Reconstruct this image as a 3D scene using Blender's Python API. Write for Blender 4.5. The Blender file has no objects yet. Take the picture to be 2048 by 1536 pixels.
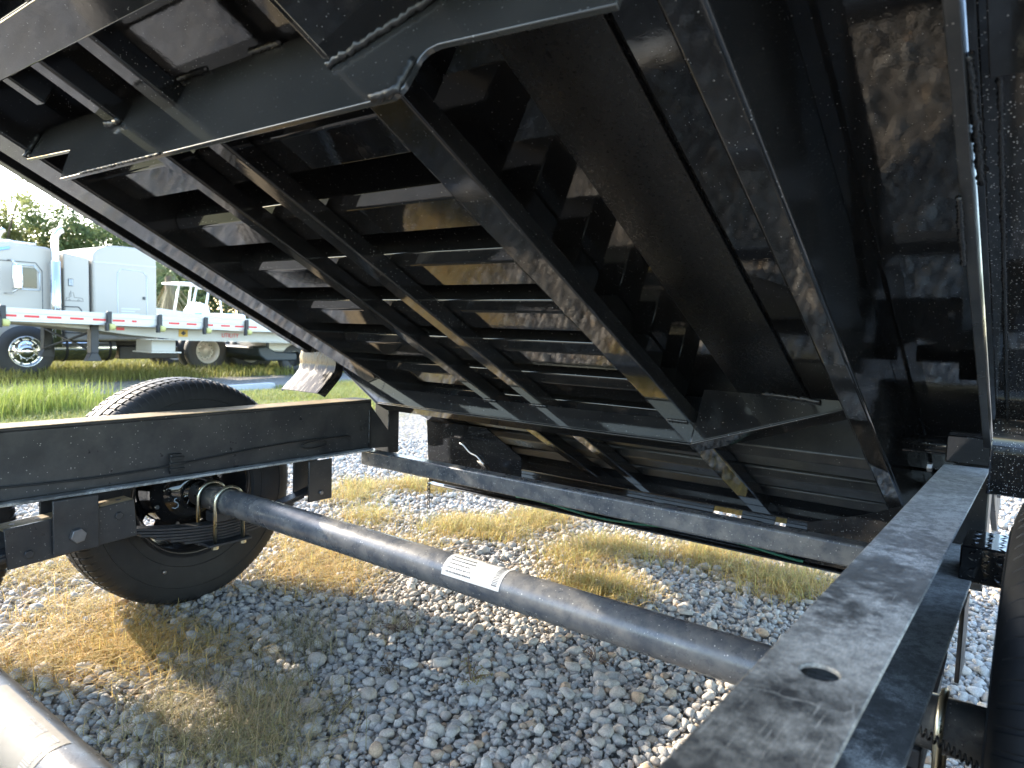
import bpy, math, random
import numpy as np
from mathutils import Vector, Matrix, noise

S = bpy.context.scene
COL = S.collection
random.seed(7)
RNG = np.random.default_rng(7)
R = math.radians

# ------------------------------------------------------------------ camera
F = 1420.0
yaw, pitch, roll = R(52.72), R(-4.474), R(-1.811)
fwd = Vector((math.sin(yaw) * math.cos(pitch), math.cos(yaw) * math.cos(pitch), math.sin(pitch)))
rt0 = Vector((math.cos(yaw), -math.sin(yaw), 0))
dn0 = fwd.cross(rt0)
rt = rt0 * math.cos(roll) + dn0 * math.sin(roll)
dn = -rt0 * math.sin(roll) + dn0 * math.cos(roll)
cam = bpy.data.cameras.new('camera')
camo = bpy.data.objects.new('camera', cam)
COL.objects.link(camo)
camo.matrix_world = Matrix(((rt.x, -dn.x, -fwd.x, 0), (rt.y, -dn.y, -fwd.y, 0), (rt.z, -dn.z, -fwd.z, 1.0), (0, 0, 0, 1)))
cam.sensor_width = 36
cam.lens = 36 * F / 2048
cam.clip_start = 0.02
cam.clip_end = 3000
cam.dof.use_dof = True
cam.dof.focus_distance = 1.9
cam.dof.aperture_fstop = 6.4
S.camera = camo

# ------------------------------------------------------------------ sky and sun
SUN_EL, SUN_AZ = R(25.0), R(-5.7)          # azimuth from +Y towards +X
w = bpy.data.worlds.new('World')
S.world = w
w.use_nodes = True
nt = w.node_tree
sky = nt.nodes.new('ShaderNodeTexSky')
sky.sky_type = 'NISHITA'
sky.sun_disc = False
sky.sun_elevation = SUN_EL
sky.sun_rotation = SUN_AZ
sky.air_density = 1.0
sky.dust_density = 0.9
bg = nt.nodes['Background']
bg.inputs['Strength'].default_value = 0.15
nt.links.new(sky.outputs['Color'], bg.inputs['Color'])
sun = bpy.data.lights.new('sun', 'SUN')
sun.energy = 2.0
sun.angle = R(0.5)
sun.color = (1.0, 0.88, 0.72)
suno = bpy.data.objects.new('sun', sun)
COL.objects.link(suno)
sd = Vector((math.sin(SUN_AZ) * math.cos(SUN_EL), math.cos(SUN_AZ) * math.cos(SUN_EL), math.sin(SUN_EL)))
suno.rotation_euler = (-sd).to_track_quat('-Z', 'Y').to_euler()
suno.location = sd * 60
S.view_settings.view_transform = 'Standard'
S.view_settings.look = 'None'
S.view_settings.gamma = 1
S.view_settings.use_curve_mapping = False
S.view_settings.exposure = 2.88
S.render.engine = 'CYCLES'
S.cycles.max_bounces = 8
S.cycles.transparent_max_bounces = 8
S.cycles.caustics_reflective = False
S.cycles.caustics_refractive = False


# ------------------------------------------------------------------ materials
class NT:
    def __init__(s, name):
        s.m = bpy.data.materials.new(name)
        s.m.use_nodes = True
        s.t = s.m.node_tree
        s.b = s.t.nodes['Principled BSDF']
        s.tc = s.t.nodes.new('ShaderNodeTexCoord').outputs['Object']

    def n(s, typ, **kw):
        nd = s.t.nodes.new('ShaderNode' + typ)
        for k, v in kw.items():
            if k in nd.inputs:
                if hasattr(v, 'is_linked') or isinstance(v, bpy.types.NodeSocket):
                    s.t.links.new(v, nd.inputs[k])
                else:
                    nd.inputs[k].default_value = v
            else:
                setattr(nd, k, v)
        return nd

    def noise(s, scale, detail=4, rough=.6, vec=None, dist=0):
        nd = s.n('TexNoise', Scale=scale, Detail=detail, Roughness=rough, Distortion=dist)
        s.t.links.new(vec or s.tc, nd.inputs['Vector'])
        return nd.outputs['Fac']

    def ramp(s, fac, lo, hi, a=0., b=1.):
        nd = s.n('MapRange')
        s.t.links.new(fac, nd.inputs['Value'])
        for k, v in (('From Min', lo), ('From Max', hi), ('To Min', a), ('To Max', b)):
            nd.inputs[k].default_value = v
        return nd.outputs['Result']

    def mix(s, fac, a, b):
        nd = s.t.nodes.new('ShaderNodeMix')
        nd.data_type = 'RGBA'
        for i, v in ((0, fac), (6, a), (7, b)):
            if isinstance(v, bpy.types.NodeSocket):
                s.t.links.new(v, nd.inputs[i])
            else:
                nd.inputs[i].default_value = v if i == 0 else (*v, 1)
        return nd.outputs[2]

    def math(s, op, a, b=0.):
        nd = s.n('Math', operation=op)
        for i, v in enumerate((a, b)):
            if isinstance(v, bpy.types.NodeSocket):
                s.t.links.new(v, nd.inputs[i])
            else:
                nd.inputs[i].default_value = v
        return nd.outputs[0]

    def specks(s, scale, size, amount):
        """Sparse round dots: 1 inside a dot."""
        v = s.n('TexVoronoi', Scale=scale)
        s.t.links.new(s.tc, v.inputs['Vector'])
        sep = s.n('SeparateColor')
        s.t.links.new(v.outputs['Color'], sep.inputs[0])
        gate = s.math('LESS_THAN', sep.outputs[0], amount)
        rad = s.math('MULTIPLY', sep.outputs[1], size)
        dot = s.math('LESS_THAN', v.outputs['Distance'], rad)
        return s.math('MULTIPLY', gate, dot)

    def set(s, **kw):
        names = dict(col='Base Color', rough='Roughness', metal='Metallic', coat='Coat Weight', coatr='Coat Roughness', spec='Specular IOR Level', ior='IOR', trans='Transmission Weight', alpha='Alpha')
        for k, v in kw.items():
            i = s.b.inputs[names[k]]
            if isinstance(v, bpy.types.NodeSocket):
                s.t.links.new(v, i)
            elif k == 'col':
                i.default_value = (*v, 1)
            else:
                i.default_value = v
        return s

    def bump(s, fac, strength, dist):
        nd = s.n('Bump', Strength=strength, Distance=dist)
        s.t.links.new(fac, nd.inputs['Height'])
        s.t.links.new(nd.outputs[0], s.b.inputs['Normal'])
        return s


def simple(name, col, rough=.5, metal=0., var=.12, scale=6., bump=0.):
    m = NT(name)
    f = m.noise(scale, 5)
    a = tuple(c * (1 - var) for c in col)
    b = tuple(min(1, c * (1 + var)) for c in col)
    m.set(col=m.mix(f, a, b), rough=m.ramp(m.noise(scale * 2.3), .3, .7, max(.02, rough - .08), rough + .08), metal=metal)
    if bump:
        m.bump(m.noise(scale * 12), bump, .004)
    return m.m


def gloss_black(drops=False):
    m = NT('rain_spotted_gloss_black_paint' if drops else 'gloss_black_paint')
    sp = m.math('MAXIMUM', m.specks(300, .36, .42), m.specks(150, .2, .3)) if drops else m.math('MAXIMUM', m.specks(210, .2, .22), m.specks(80, .09, .16))
    film = m.ramp(m.noise(3.5, 6, .65), .45, .8, 0, .35)
    col = m.mix(film, (.010, .0102, .0108), (.045, .043, .041))
    col = m.mix(sp, col, (.34, .34, .33))
    m.set(col=col, rough=m.ramp(m.noise(5, 5), .3, .75, .025, .10), spec=.62)
    big = m.noise(34, 3, .55)
    fine = m.noise(210, 2, .5)
    h = m.math('ADD', m.math('MULTIPLY', big, .7), m.math('MULTIPLY', fine, .16))
    m.bump(h, .13, .0014)
    return m.m


def satin_black():
    m = NT('dusty_black_frame_paint')
    d = m.ramp(m.noise(7, 8, .7), .38, .72, 0, .55)
    sp = m.specks(120, .2, .35)
    col = m.mix(d, (.018, .019, .021), (.085, .08, .072))
    col = m.mix(sp, col, (.22, .21, .19))
    m.set(col=col, rough=m.ramp(m.noise(9, 5), .3, .7, .24, .46))
    m.bump(m.noise(160, 3), .12, .0015)
    return m.m


def muddy_black():
    m = NT('muddy_black_rail_paint')
    sx = m.n('SeparateXYZ')
    m.t.links.new(m.tc, sx.inputs[0])
    big = m.noise(3.1, 10, .74, None, .2)
    mid = m.noise(17, 9, .8, None, .15)
    d = m.ramp(m.math('ADD', m.math('MULTIPLY', big, .72), m.math('MULTIPLY', mid, .34)), .47, .575, 0, 1)
    d = m.math('MULTIPLY', d, m.ramp(sx.outputs['X'], .3, .95, .50, 1.2))
    film = m.ramp(sx.outputs['X'], .55, 1.25, .07, .72)
    grit = m.ramp(m.noise(430, 4, .85), .36, .58, .5, 1.1)
    fine = m.ramp(m.noise(62, 8, .85), .36, .58, .4, 1.1)
    f = m.math('MULTIPLY', d, m.math('MULTIPLY', grit, fine))
    f = m.math('MAXIMUM', f, m.math('MULTIPLY', film, fine))

    def scratch(rot, sc, lo, hi):
        mp = m.n('Mapping')
        mp.inputs['Rotation'].default_value = (0, 0, rot)
        mp.inputs['Scale'].default_value = sc
        m.t.links.new(m.tc, mp.inputs['Vector'])
        return m.ramp(m.noise(4, 5, .7, mp.outputs[0], .1), lo, hi, 0, 1)
    sc = m.math('MAXIMUM', scratch(.45, (2.2, 80, 1), .60, .66), scratch(-.3, (1.4, 110, 1), .62, .68))
    sc = m.math('MULTIPLY', sc, m.ramp(m.noise(5, 4), .45, .6, 0, .8))
    # thin wandering lines left by drying water
    wv = m.n('VectorMath', operation='MULTIPLY_ADD')
    nz = m.n('TexNoise', Scale=9., Detail=5.)
    m.t.links.new(m.tc, nz.inputs['Vector'])
    m.t.links.new(nz.outputs['Color'], wv.inputs[0])
    wv.inputs[1].default_value = (.12, .12, .12)
    m.t.links.new(m.tc, wv.inputs[2])
    vo = m.n('TexVoronoi', Scale=6., feature='DISTANCE_TO_EDGE')
    m.t.links.new(wv.outputs[0], vo.inputs['Vector'])
    line = m.math('MULTIPLY', m.ramp(vo.outputs['Distance'], .003, .012, .5, 0), m.ramp(m.noise(4.2, 4), .50, .58, 0, 1))
    f = m.math('MAXIMUM', f, m.math('MAXIMUM', sc, m.math('MULTIPLY', line, grit)))
    col = m.mix(f, (.014, .0145, .016), m.mix(m.ramp(sx.outputs['X'], .2, .9), (.60, .52, .40), (.46, .47, .46)))
    m.set(col=col, rough=m.ramp(f, 0, .6, .24, .8), spec=.5)
    m.bump(m.noise(260, 4), .2, .001)
    return m.m


def plate_black():
    m = NT('dusty_gloss_black_plate')
    col = m.mix(m.ramp(m.noise(2.5, 6, .6), .3, .75), (.018, .019, .0195), (.04, .041, .041))
    col = m.mix(m.specks(200, .2, .25), col, (.2, .2, .2))
    m.set(col=col, rough=.11, spec=.8)
    m.bump(m.noise(150, 3), .08, .001)
    return m.m


def splash():
    m = NT('mud_splashed_gloss_black')
    mp = m.n('Mapping')
    mp.inputs['Scale'].default_value = (6, 26, 5)
    m.t.links.new(m.tc, mp.inputs['Vector'])
    d = m.ramp(m.noise(1.6, 8, .75, mp.outputs[0], .6), .5, .64, 0, 1)
    g = m.ramp(m.noise(190, 4, .8), .42, .6, 0, 1)
    f = m.math('MULTIPLY', d, m.math('ADD', m.math('MULTIPLY', g, .6), .3))
    m.set(col=m.mix(f, (.008, .008, .009), (.13, .105, .075)), rough=m.ramp(f, 0, .6, .10, .7), spec=.12)
    m.bump(m.noise(140, 4), .06, .001)
    return m.m


def dust_tan():
    m = NT('settled_tan_dust_on_black')
    d = m.ramp(m.noise(9, 8, .75), .28, .6, .25, 1.)
    mp = m.n('Mapping')
    mp.inputs['Scale'].default_value = (1.2, 22, 1)
    m.t.links.new(m.tc, mp.inputs['Vector'])
    st = m.ramp(m.noise(7, 6, .7, mp.outputs[0]), .35, .6, .45, 1)
    col = m.mix(m.math('MULTIPLY', d, st), (.03, .028, .024), (.40, .30, .17))
    m.set(col=col, rough=.75, spec=.25)
    m.bump(m.noise(260, 3), .2, .001)
    return m.m


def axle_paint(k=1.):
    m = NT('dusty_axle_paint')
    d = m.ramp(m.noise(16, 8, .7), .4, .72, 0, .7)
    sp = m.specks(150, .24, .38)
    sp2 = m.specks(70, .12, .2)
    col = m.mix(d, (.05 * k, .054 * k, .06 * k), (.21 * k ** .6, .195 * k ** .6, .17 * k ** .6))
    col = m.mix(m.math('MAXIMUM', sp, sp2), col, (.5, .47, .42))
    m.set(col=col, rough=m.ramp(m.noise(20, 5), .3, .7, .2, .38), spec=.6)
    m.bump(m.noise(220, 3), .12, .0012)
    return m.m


def rubber():
    m = NT('tyre_rubber')
    d = m.ramp(m.noise(14, 8, .7), .42, .8, 0, .45)
    col = m.mix(d, (.011, .0115, .013), (.038, .038, .039))
    m.set(col=col, rough=.62, spec=.4)
    m.bump(m.noise(190, 3), .15, .001)
    return m.m


def attr_mat(name, rough=.8, trans=0., var=.2, sc=60., bump=0.):
    """Colour comes from each piece's own vertex colour (stones, blades, leaves)."""
    m = NT(name)
    a = m.n('Attribute', attribute_name='Col')
    f = m.noise(sc, 4, .7)
    col = m.n('HueSaturation', Saturation=1.0)
    m.t.links.new(a.outputs['Color'], col.inputs['Color'])
    m.t.links.new(m.ramp(f, .25, .75, 1 - var, 1 + var), col.inputs['Value'])
    m.set(col=col.outputs[0], rough=rough, spec=.3)
    if trans:
        tr = m.n('BsdfTranslucent')
        m.t.links.new(col.outputs[0], tr.inputs['Color'])
        mx = m.n('MixShader')
        mx.inputs[0].default_value = trans
        m.t.links.new(m.b.outputs[0], mx.inputs[1])
        m.t.links.new(tr.outputs[0], mx.inputs[2])
        m.t.links.new(mx.outputs[0], m.t.nodes['Material Output'].inputs['Surface'])
    if bump:
        m.bump(m.noise(sc * 3, 4), bump, .002)
    return m.m


def ground_mat():
    m = NT('gravel_lot_soil')
    sep = m.n('SeparateXYZ')
    m.t.links.new(m.tc, sep.inputs[0])
    y = sep.outputs['Y']
    wob = m.ramp(m.noise(.55, 5, .65), .2, .8, -1.6, 1.6)
    yy = m.math('ADD', y, wob)
    v = m.n('TexVoronoi', Scale=24.)
    m.t.links.new(m.tc, v.inputs['Vector'])
    g = m.mix(m.ramp(v.outputs['Distance'], .15, .6), (.36, .35, .33), (.17, .16, .145))
    g = m.mix(m.ramp(m.noise(3.0, 6), .4, .7, 0, .4), g, (.27, .235, .18))
    gr = m.mix(m.noise(7, 7, .75), (.085, .10, .035), (.19, .17, .08))
    k1 = m.ramp(yy, 5.3, 7.0)
    k2 = m.ramp(yy, 11.6, 12.3, 1, 0)
    k3 = m.ramp(yy, 15.0, 16.2)
    k = m.math('MAXIMUM', m.math('MULTIPLY', k1, k2), k3)
    m.set(col=m.mix(k, g, gr), rough=.9, spec=.2)
    m.bump(m.math('ADD', m.math('MULTIPLY', v.outputs['Distance'], -1.), m.math('MULTIPLY', m.noise(40, 6), .4)), .8, .03)
    return m.m


M = dict(
    gloss=gloss_black(), drops=gloss_black(True), satin=satin_black(), mud=muddy_black(), plate=plate_black(), dust=dust_tan(), splash=splash(), axle=axle_paint(1.5), paper2=simple('sun_dimmed_label_paper', (.22, .20, .165), .7, 0, .06, 30), axle2=axle_paint(.5), pale_ink=simple('faded_ink', (.30, .29, .27), .6), rubber=rubber(),  # front axle and label colours darkened to offset their direct sun
    rim=simple('black_steel_rim', (.012, .012, .013), .16), zinc=simple('yellow_zinc', (.56, .54, .42), .32, 1., .2, 40),
    steel=simple('bare_steel', (.22, .22, .22), .42, .8, .3, 60), spring=simple('spring_steel', (.028, .03, .033), .4, 0, .5, 40, .2),
    weld=simple('black_weld', (.016, .017, .018), .12, 0., .3, 80, .2), gasket=simple('black_rubber_hose', (.015, .015, .015), .5),
    under=simple('reflection_dulling_black', (.0065, .0067, .0075), .3, 0, .4, 60, .08), paper=simple('label_paper', (.52, .52, .49), .45, 0, .08, 30), ink=simple('label_ink', (.05, .05, .055), .6),  # under: dull black that only serves to hide floor reflections
    chalk=simple('chalk_mark', (.5, .56, .62), .8), green=simple('green_cable', (.01, .10, .06), .4),
    stone=attr_mat('grey_stone', .85, 0, .3, 230., .3), blade=attr_mat('grass_blade', .6, .4, .12, 20.), leaf=attr_mat('leaf', .5, .55, .15, 8.),
    ground=ground_mat(), bark=simple('bark', (.16, .12, .085), .9, 0, .35, 12, .5),
    alu=simple('aluminium', (.62, .60, .55), .45, .2, .03, 3), alu2=simple('painted_aluminium', (.50, .475, .425), .5, .0, .03, 3),
    chrome=simple('chrome', (.75, .76, .78), .1, 1., .05), truck=simple('silver_grey_paint', (.44, .405, .35), .5, 0., .015, 1),
    seam=simple('dark_seam', (.05, .06, .065), .6), trim=simple('pale_trim', (.55, .58, .6), .35), glass=simple('dark_cab_glass', (.03, .04, .04), .05),
    blue=simple('blue_visor', (.2, .38, .66), .25), white=simple('white_gelcoat', (.78, .79, .79), .3, 0, .04), red=simple('red_reflector', (.62, .03, .04), .3),
    dark=simple('dark_steel', (.03, .031, .034), .5, 0, .4, 10), strap=simple('yellow_strap', (.55, .52, .2), .8), yellow=simple('amber_placard', (.55, .33, .06), .5),
    concrete=simple('concrete', (.42, .42, .40), .85, 0, .2, 8, .3), plastic=simple('dark_blue_plastic', (.035, .045, .055), .45), tread=simple('worn_tyre', (.06, .06, .062), .75),
)

# ------------------------------------------------------------------ mesh helpers
OFF = {}


def link(o, parent=None, origin=(0, 0, 0)):
    COL.objects.link(o)
    OFF[o.name] = Vector(origin)
    if parent is not None:
        o.parent = parent
        o.location = Vector(origin) - OFF[parent.name]
    else:
        o.location = origin
    return o


def thing(name, label, cat, loc=(0, 0, 0), group=None, local=False):
    o = bpy.data.objects.new(name, None)
    o.empty_display_size = .1
    COL.objects.link(o)
    o.location = loc
    OFF[o.name] = Vector((0, 0, 0)) if local else Vector(loc)
    tag(o, label, cat, group)
    return o


def tag(o, label=None, cat=None, group=None, kind=None):
    for k, v in (('label', label), ('category', cat), ('group', group), ('kind', kind)):
        if v:
            o[k] = v
    return o


def mesh(name, V, Fc, mat, parent=None, smooth=False, bevel=0., origin=None, seg=2):
    V = [Vector(v) for v in V]
    if origin is None:
        lo = Vector([min(v[i] for v in V) for i in range(3)])
        hi = Vector([max(v[i] for v in V) for i in range(3)])
        origin = (lo + hi) / 2
        if parent is None:
            origin.z = lo.z
    origin = Vector(origin)
    me = bpy.data.meshes.new(name)
    me.from_pydata([v - origin for v in V], [], Fc)
    me.materials.append(M[mat] if isinstance(mat, str) else mat)
    if smooth:
        me.polygons.foreach_set('use_smooth', [True] * len(me.polygons))
    me.update()
    o = bpy.data.objects.new(name, me)
    link(o, parent, origin)
    if bevel:
        b = o.modifiers.new('bevel', 'BEVEL')
        b.width = bevel
        b.segments = seg
        b.limit_method = 'ANGLE'
        b.angle_limit = R(40)
        b.harden_normals = False
        me.polygons.foreach_set('use_smooth', [True] * len(me.polygons))
        try:
            me.set_sharp_from_angle(angle=R(40))
        except Exception:
            pass
    return o


class MB:
    """Collects simple solids that make up ONE part."""

    def __init__(s):
        s.V = []
        s.F = []

    def add(s, V, Fc):
        k = len(s.V)
        s.V += [Vector(v) for v in V]
        s.F += [tuple(i + k for i in f) for f in Fc]
        return s

    def hexa(s, c8):
        return s.add(c8, [(0, 3, 2, 1), (4, 5, 6, 7), (0, 1, 5, 4), (1, 2, 6, 5), (2, 3, 7, 6), (3, 0, 4, 7)])

    def box(s, x, y, z, f=None):
        c = [(x[0], y[0], z[0]), (x[1], y[0], z[0]), (x[1], y[1], z[0]), (x[0], y[1], z[0]), (x[0], y[0], z[1]), (x[1], y[0], z[1]), (x[1], y[1], z[1]), (x[0], y[1], z[1])]
        return s.hexa([f(*p) for p in c] if f else c)

    def prism(s, poly, ext):
        """poly: list of 3-D points (planar), ext: extrusion vector."""
        n = len(poly)
        e = Vector(ext)
        V = [Vector(p) for p in poly] + [Vector(p) + e for p in poly]
        Fc = [tuple(range(n))[::-1], tuple(range(n, 2 * n))] + [(i, (i + 1) % n, n + (i + 1) % n, n + i) for i in range(n)]
        return s.add(V, Fc)

    def tube(s, pts, r, seg=10, caps=True, wob=0.):
        pts = [Vector(p) for p in pts]
        n = len(pts)
        rr = r if isinstance(r, (list, tuple)) else [r] * n
        up = None
        V = []
        for i, p in enumerate(pts):
            t = (pts[min(i + 1, n - 1)] - pts[max(i - 1, 0)]).normalized()
            if up is None:
                up = Vector((0, 0, 1)) if abs(t.z) < .9 else Vector((1, 0, 0))
            a = t.cross(up)
            if a.length < 1e-4:
                a = t.cross(Vector((1, .3, 0)))
            a.normalize()
            b = a.cross(t).normalized()
            up = b
            for k in range(seg):
                q = 2 * math.pi * k / seg
                rad = rr[i] * (1 + (random.uniform(-wob, wob) if wob else 0))
                V.append(p + (a * math.cos(q) + b * math.sin(q)) * rad)
        Fc = [(i * seg + k, i * seg + (k + 1) % seg, (i + 1) * seg + (k + 1) % seg, (i + 1) * seg + k) for i in range(n - 1) for k in range(seg)]
        if caps:
            Fc += [tuple(range(seg))[::-1], tuple(range((n - 1) * seg, n * seg))]
        return s.add(V, Fc)

    def lathe_y(s, prof, c, seg=64, sweep=None):
        """prof: (y, r) list turned about the Y axis through c."""
        cx, cy, cz = c
        m = len(prof)
        V = [(cx + r * math.cos(2 * math.pi * k / seg), cy + y, cz + r * math.sin(2 * math.pi * k / seg)) for k in range(seg) for (y, r) in prof]
        Fc = [(k * m + i, k * m + i + 1, ((k + 1) % seg) * m + i + 1, ((k + 1) % seg) * m + i) for k in range(seg) for i in range(m - 1)]
        return s.add(V, Fc)

    def build(s, name, mat, parent=None, smooth=False, bevel=0., origin=None, seg=2):
        return mesh(name, s.V, s.F, mat, parent, smooth, bevel, origin, seg)


def dup(root, delta=(0, 0, 0), parent=None):
    c = root.copy()
    COL.objects.link(c)
    if parent is not None:
        c.parent = parent
    c.location = Vector(root.location) + Vector(delta)
    for ch in root.children:
        dup(ch, (0, 0, 0), c)
    return c


def arr_mesh(name, V, Fc, col, mat, smooth=False):
    """Fast mesh from numpy arrays: V (n,3), Fc (m,k), col (n,3)."""
    me = bpy.data.meshes.new(name)
    n, (m, k) = len(V), Fc.shape
    me.vertices.add(n)
    me.vertices.foreach_set('co', np.ascontiguousarray(V, dtype=np.float32).ravel())
    me.loops.add(m * k)
    me.loops.foreach_set('vertex_index', np.ascontiguousarray(Fc, dtype=np.int32).ravel())
    me.polygons.add(m)
    me.polygons.foreach_set('loop_start', np.arange(0, m * k, k, dtype=np.int32))
    me.polygons.foreach_set('loop_total', np.full(m, k, dtype=np.int32))
    if smooth:
        me.polygons.foreach_set('use_smooth', np.ones(m, dtype=bool))
    me.update(calc_edges=True)
    a = me.color_attributes.new('Col', 'FLOAT_COLOR', 'POINT')
    a.data.foreach_set('color', np.ascontiguousarray(np.c_[col, np.ones(n)], dtype=np.float32).ravel())
    me.materials.append(M[mat])
    return me


# ------------------------------------------------------------------ ground
def gz(x, y):
    t = np.clip((np.asarray(y, float) - 5) / 8, 0, 1)
    return -.35 * t * t * (3 - 2 * t)


xs = np.unique(np.r_[np.linspace(-600, -30, 8), np.linspace(-30, 60, 60), np.linspace(60, 900, 10)])
ys = np.unique(np.r_[np.linspace(-400, -10, 6), np.linspace(-10, 40, 70), np.linspace(40, 900, 10)])
gx, gy = np.meshgrid(xs, ys, indexing='ij')
gV = np.c_[gx.ravel(), gy.ravel(), gz(gx, gy).ravel()]
a_, b_ = len(xs), len(ys)
I = np.arange(a_ * b_).reshape(a_, b_)
gF = np.stack([I[:-1, :-1].ravel(), I[1:, :-1].ravel(), I[1:, 1:].ravel(), I[:-1, 1:].ravel()], 1)
go = bpy.data.objects.new('ground', arr_mesh('ground', gV, gF, np.ones((len(gV), 3)), 'ground', True))
link(go)
tag(go, 'wide gravel and grass lot under everything', None, None, 'structure')


def in_view(x, y, margin=1.18):
    P = np.c_[x, y, gz(x, y) - 1.0]
    Rm = np.array([[*rt], [*dn], [*fwd]])
    c = P @ Rm.T
    ok = c[:, 2] > .25
    u = np.where(ok, c[:, 0] / np.maximum(c[:, 2], .01) * F, 9e9)
    v = np.where(ok, c[:, 1] / np.maximum(c[:, 2], .01) * F, 9e9)
    return ok & (np.abs(u) < 1024 * margin) & (np.abs(v) < 768 * margin), c[:, 2]


# ------------------------------------------------------------------ DUMP TRAILER
BA = R(27.47)
ca, sa = math.cos(BA), math.sin(BA)


def bed(u, y, n):          # tipped bed frame: u down its length, n square to its floor
    return Vector((u * ca + n * sa, y, 1.0 - u * sa + n * ca))


DT = thing('dump_trailer', 'black dump trailer with its bed tipped up over two axles', 'trailer', (1.2, 1.18, 0))

# ---- frame rails (channel section: web and two flanges)


def rail(yw, ys_, x0, x1):
    """yw: web y range; ys_: flange y range."""
    m = MB()
    T, B_ = .697, .497
    m.box((x0, x1), yw, (B_ + .008, T - .008))
    m.box((x0, x1), ys_, (B_, B_ + .008))
    m.box((x0, x1), ys_, (T - .008, T))
    return m


near = MB().box((-1.6, 2.06), (.182, .190), (.5051, .6924)).build('frame_rail', 'gloss', DT)
near['label'] = 'near frame rail caked with pale dried mud on its top'
MB().box((-1.6, 2.06), (.104, .200), (.497, .505)).build('bottom_flange', 'mud', near, bevel=.002)


def holed_flange(x0, x1, y0, y1, z0, z1, hx, hy, hr, k=20):
    V, Fc = [], []
    up = [(hx + hr * math.cos(math.pi * i / k), hy + hr * math.sin(math.pi * i / k)) for i in range(k + 1)]
    dn_ = [(hx + hr * math.cos(math.pi + math.pi * i / k), hy + hr * math.sin(math.pi + math.pi * i / k)) for i in range(1, k)]
    xy = [(x0, y0), (x1, y0), (x1, hy), (x1, y1), (x0, y1), (x0, hy)] + up + dn_
    n = len(xy)
    for z in (z1, z0):
        V += [(a, b, z) for a, b in xy]
    u0, ul, d0 = 6, 6 + k, 7 + k
    top1 = [2, 3, 4, 5, ul] + list(range(ul - 1, u0 - 1, -1))
    top2 = [5, 0, 1, 2, u0] + [d0 + i for i in range(k - 2, -1, -1)] + [ul]
    for f in (top1, top2):
        Fc += [tuple(f), tuple(v + n for v in f[::-1])]
    for a, b in ((0, 1), (1, 2), (2, 3), (3, 4), (4, 5), (5, 0)):
        Fc.append((b, a, a + n, b + n))
    ring = list(range(u0, n))
    for q in range(len(ring)):
        a, b = ring[q], ring[(q + 1) % len(ring)]
        Fc.append((a, b, b + n, a + n))
    return V, Fc


hv, hf = holed_flange(-1.6, 2.06, .104, .200, .6925, .697, .672, .149, .0165)
tf = mesh('top_flange', hv, hf, 'mud', near)
bv = tf.modifiers.new('bevel', 'BEVEL')
bv.width = .0015
bv.segments = 2
bv.limit_method = 'ANGLE'
bv.angle_limit = R(60)
rail((2.162, 2.170), (2.162, 2.262), -1.9, 1.915).build('frame_rail', 'satin', DT, bevel=.0025)
MB().box((-1.9, 1.914), (2.1635, 2.2605), (.6972, .6990)).build('dust_layer', 'dust', DT)
MB().box((-1.9, 1.90), (2.128, 2.162), (.497, .505)).build('rail_foot_lip', 'mud', DT, bevel=.002)
MB().box((-1.6, 2.05), (.200, .222), (.497, .505)).build('rail_foot_lip', 'satin', DT, bevel=.002)

# crossmember tube between the rails
MB().box((1.895, 1.948), (.205, 2.20), (.432, .492)).build('cross_tube', 'axle', DT, bevel=.006)
# gusset, rear post and weld by the far rail end
MB().prism([(1.90, 2.166, .69), (1.90, 2.166, .50), (2.075, 2.166, .492)], (0, .008, 0)).build('gusset_plate', 'satin', DT)
MB().box((2.03, 2.09), (2.185, 2.27), (.46, .69)).build('rear_post', 'satin', DT, bevel=.004)
MB().box((2.04, 2.14), (.10, .185), (.40, .69)).build('rear_post', 'satin', DT, bevel=.004)


def weld(pts, r, parent, n=None, wob=.3):
    P = [Vector(p) for p in pts]
    L = sum((P[i + 1] - P[i]).length for i in range(len(P) - 1))
    n = n or max(4, int(L / (r * .9)))
    out = []
    for k in range(n + 1):
        d = L * k / n
        for i in range(len(P) - 1):
            s_ = (P[i + 1] - P[i]).length
            if d <= s_ + 1e-9 or i == len(P) - 2:
                out.append(P[i].lerp(P[i + 1], min(1, d / max(s_, 1e-9))))
                break
            d -= s_
    rr = [r * (.65 if k % 2 else 1.1) * random.uniform(.8, 1.15) for k in range(len(out))]
    return MB().tube([p + Vector((random.uniform(-wob, wob), random.uniform(-wob, wob), random.uniform(-wob, wob))) * r * .6 for p in out], rr, 8).build('weld_bead', 'weld', parent, True)


weld([(1.902, 2.160, .655), (1.902, 2.160, .51)], .004, DT)
weld([(2.028, 2.183, .66), (2.028, 2.183, .49)], .004, DT)

# wiring along the far rail, clip and loop
sag = [(x, 2.156, .545 + .012 * math.sin(x * 5) + .01 * (x - .6)) for x in np.linspace(-.4, 1.80, 40)]
MB().tube(sag, .0035, 6).build('brake_cable', 'gasket', DT, True)
lp = [(1.62 + .07 * math.sin(q) * (1 if q < math.pi else .6), 2.152, .548 + .012 * math.cos(q)) for q in np.linspace(0, 2 * math.pi, 24)]
MB().tube(lp + [(1.70, 2.152, .565), (1.78, 2.15, .566), (1.80, 2.15, .558), (1.79, 2.15, .548)], .003, 6).build('cable_loop', 'gasket', DT, True)
cl = MB().box((1.092, 1.128), (2.148, 2.162), (.515, .578))
for z in (.53, .548, .566):
    cl.box((1.086, 1.134), (2.142, 2.150), (z - .004, z + .004))
cl.build('cable_clip', 'gasket', DT, bevel=.002)

# hangers, equalizer, springs


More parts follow.
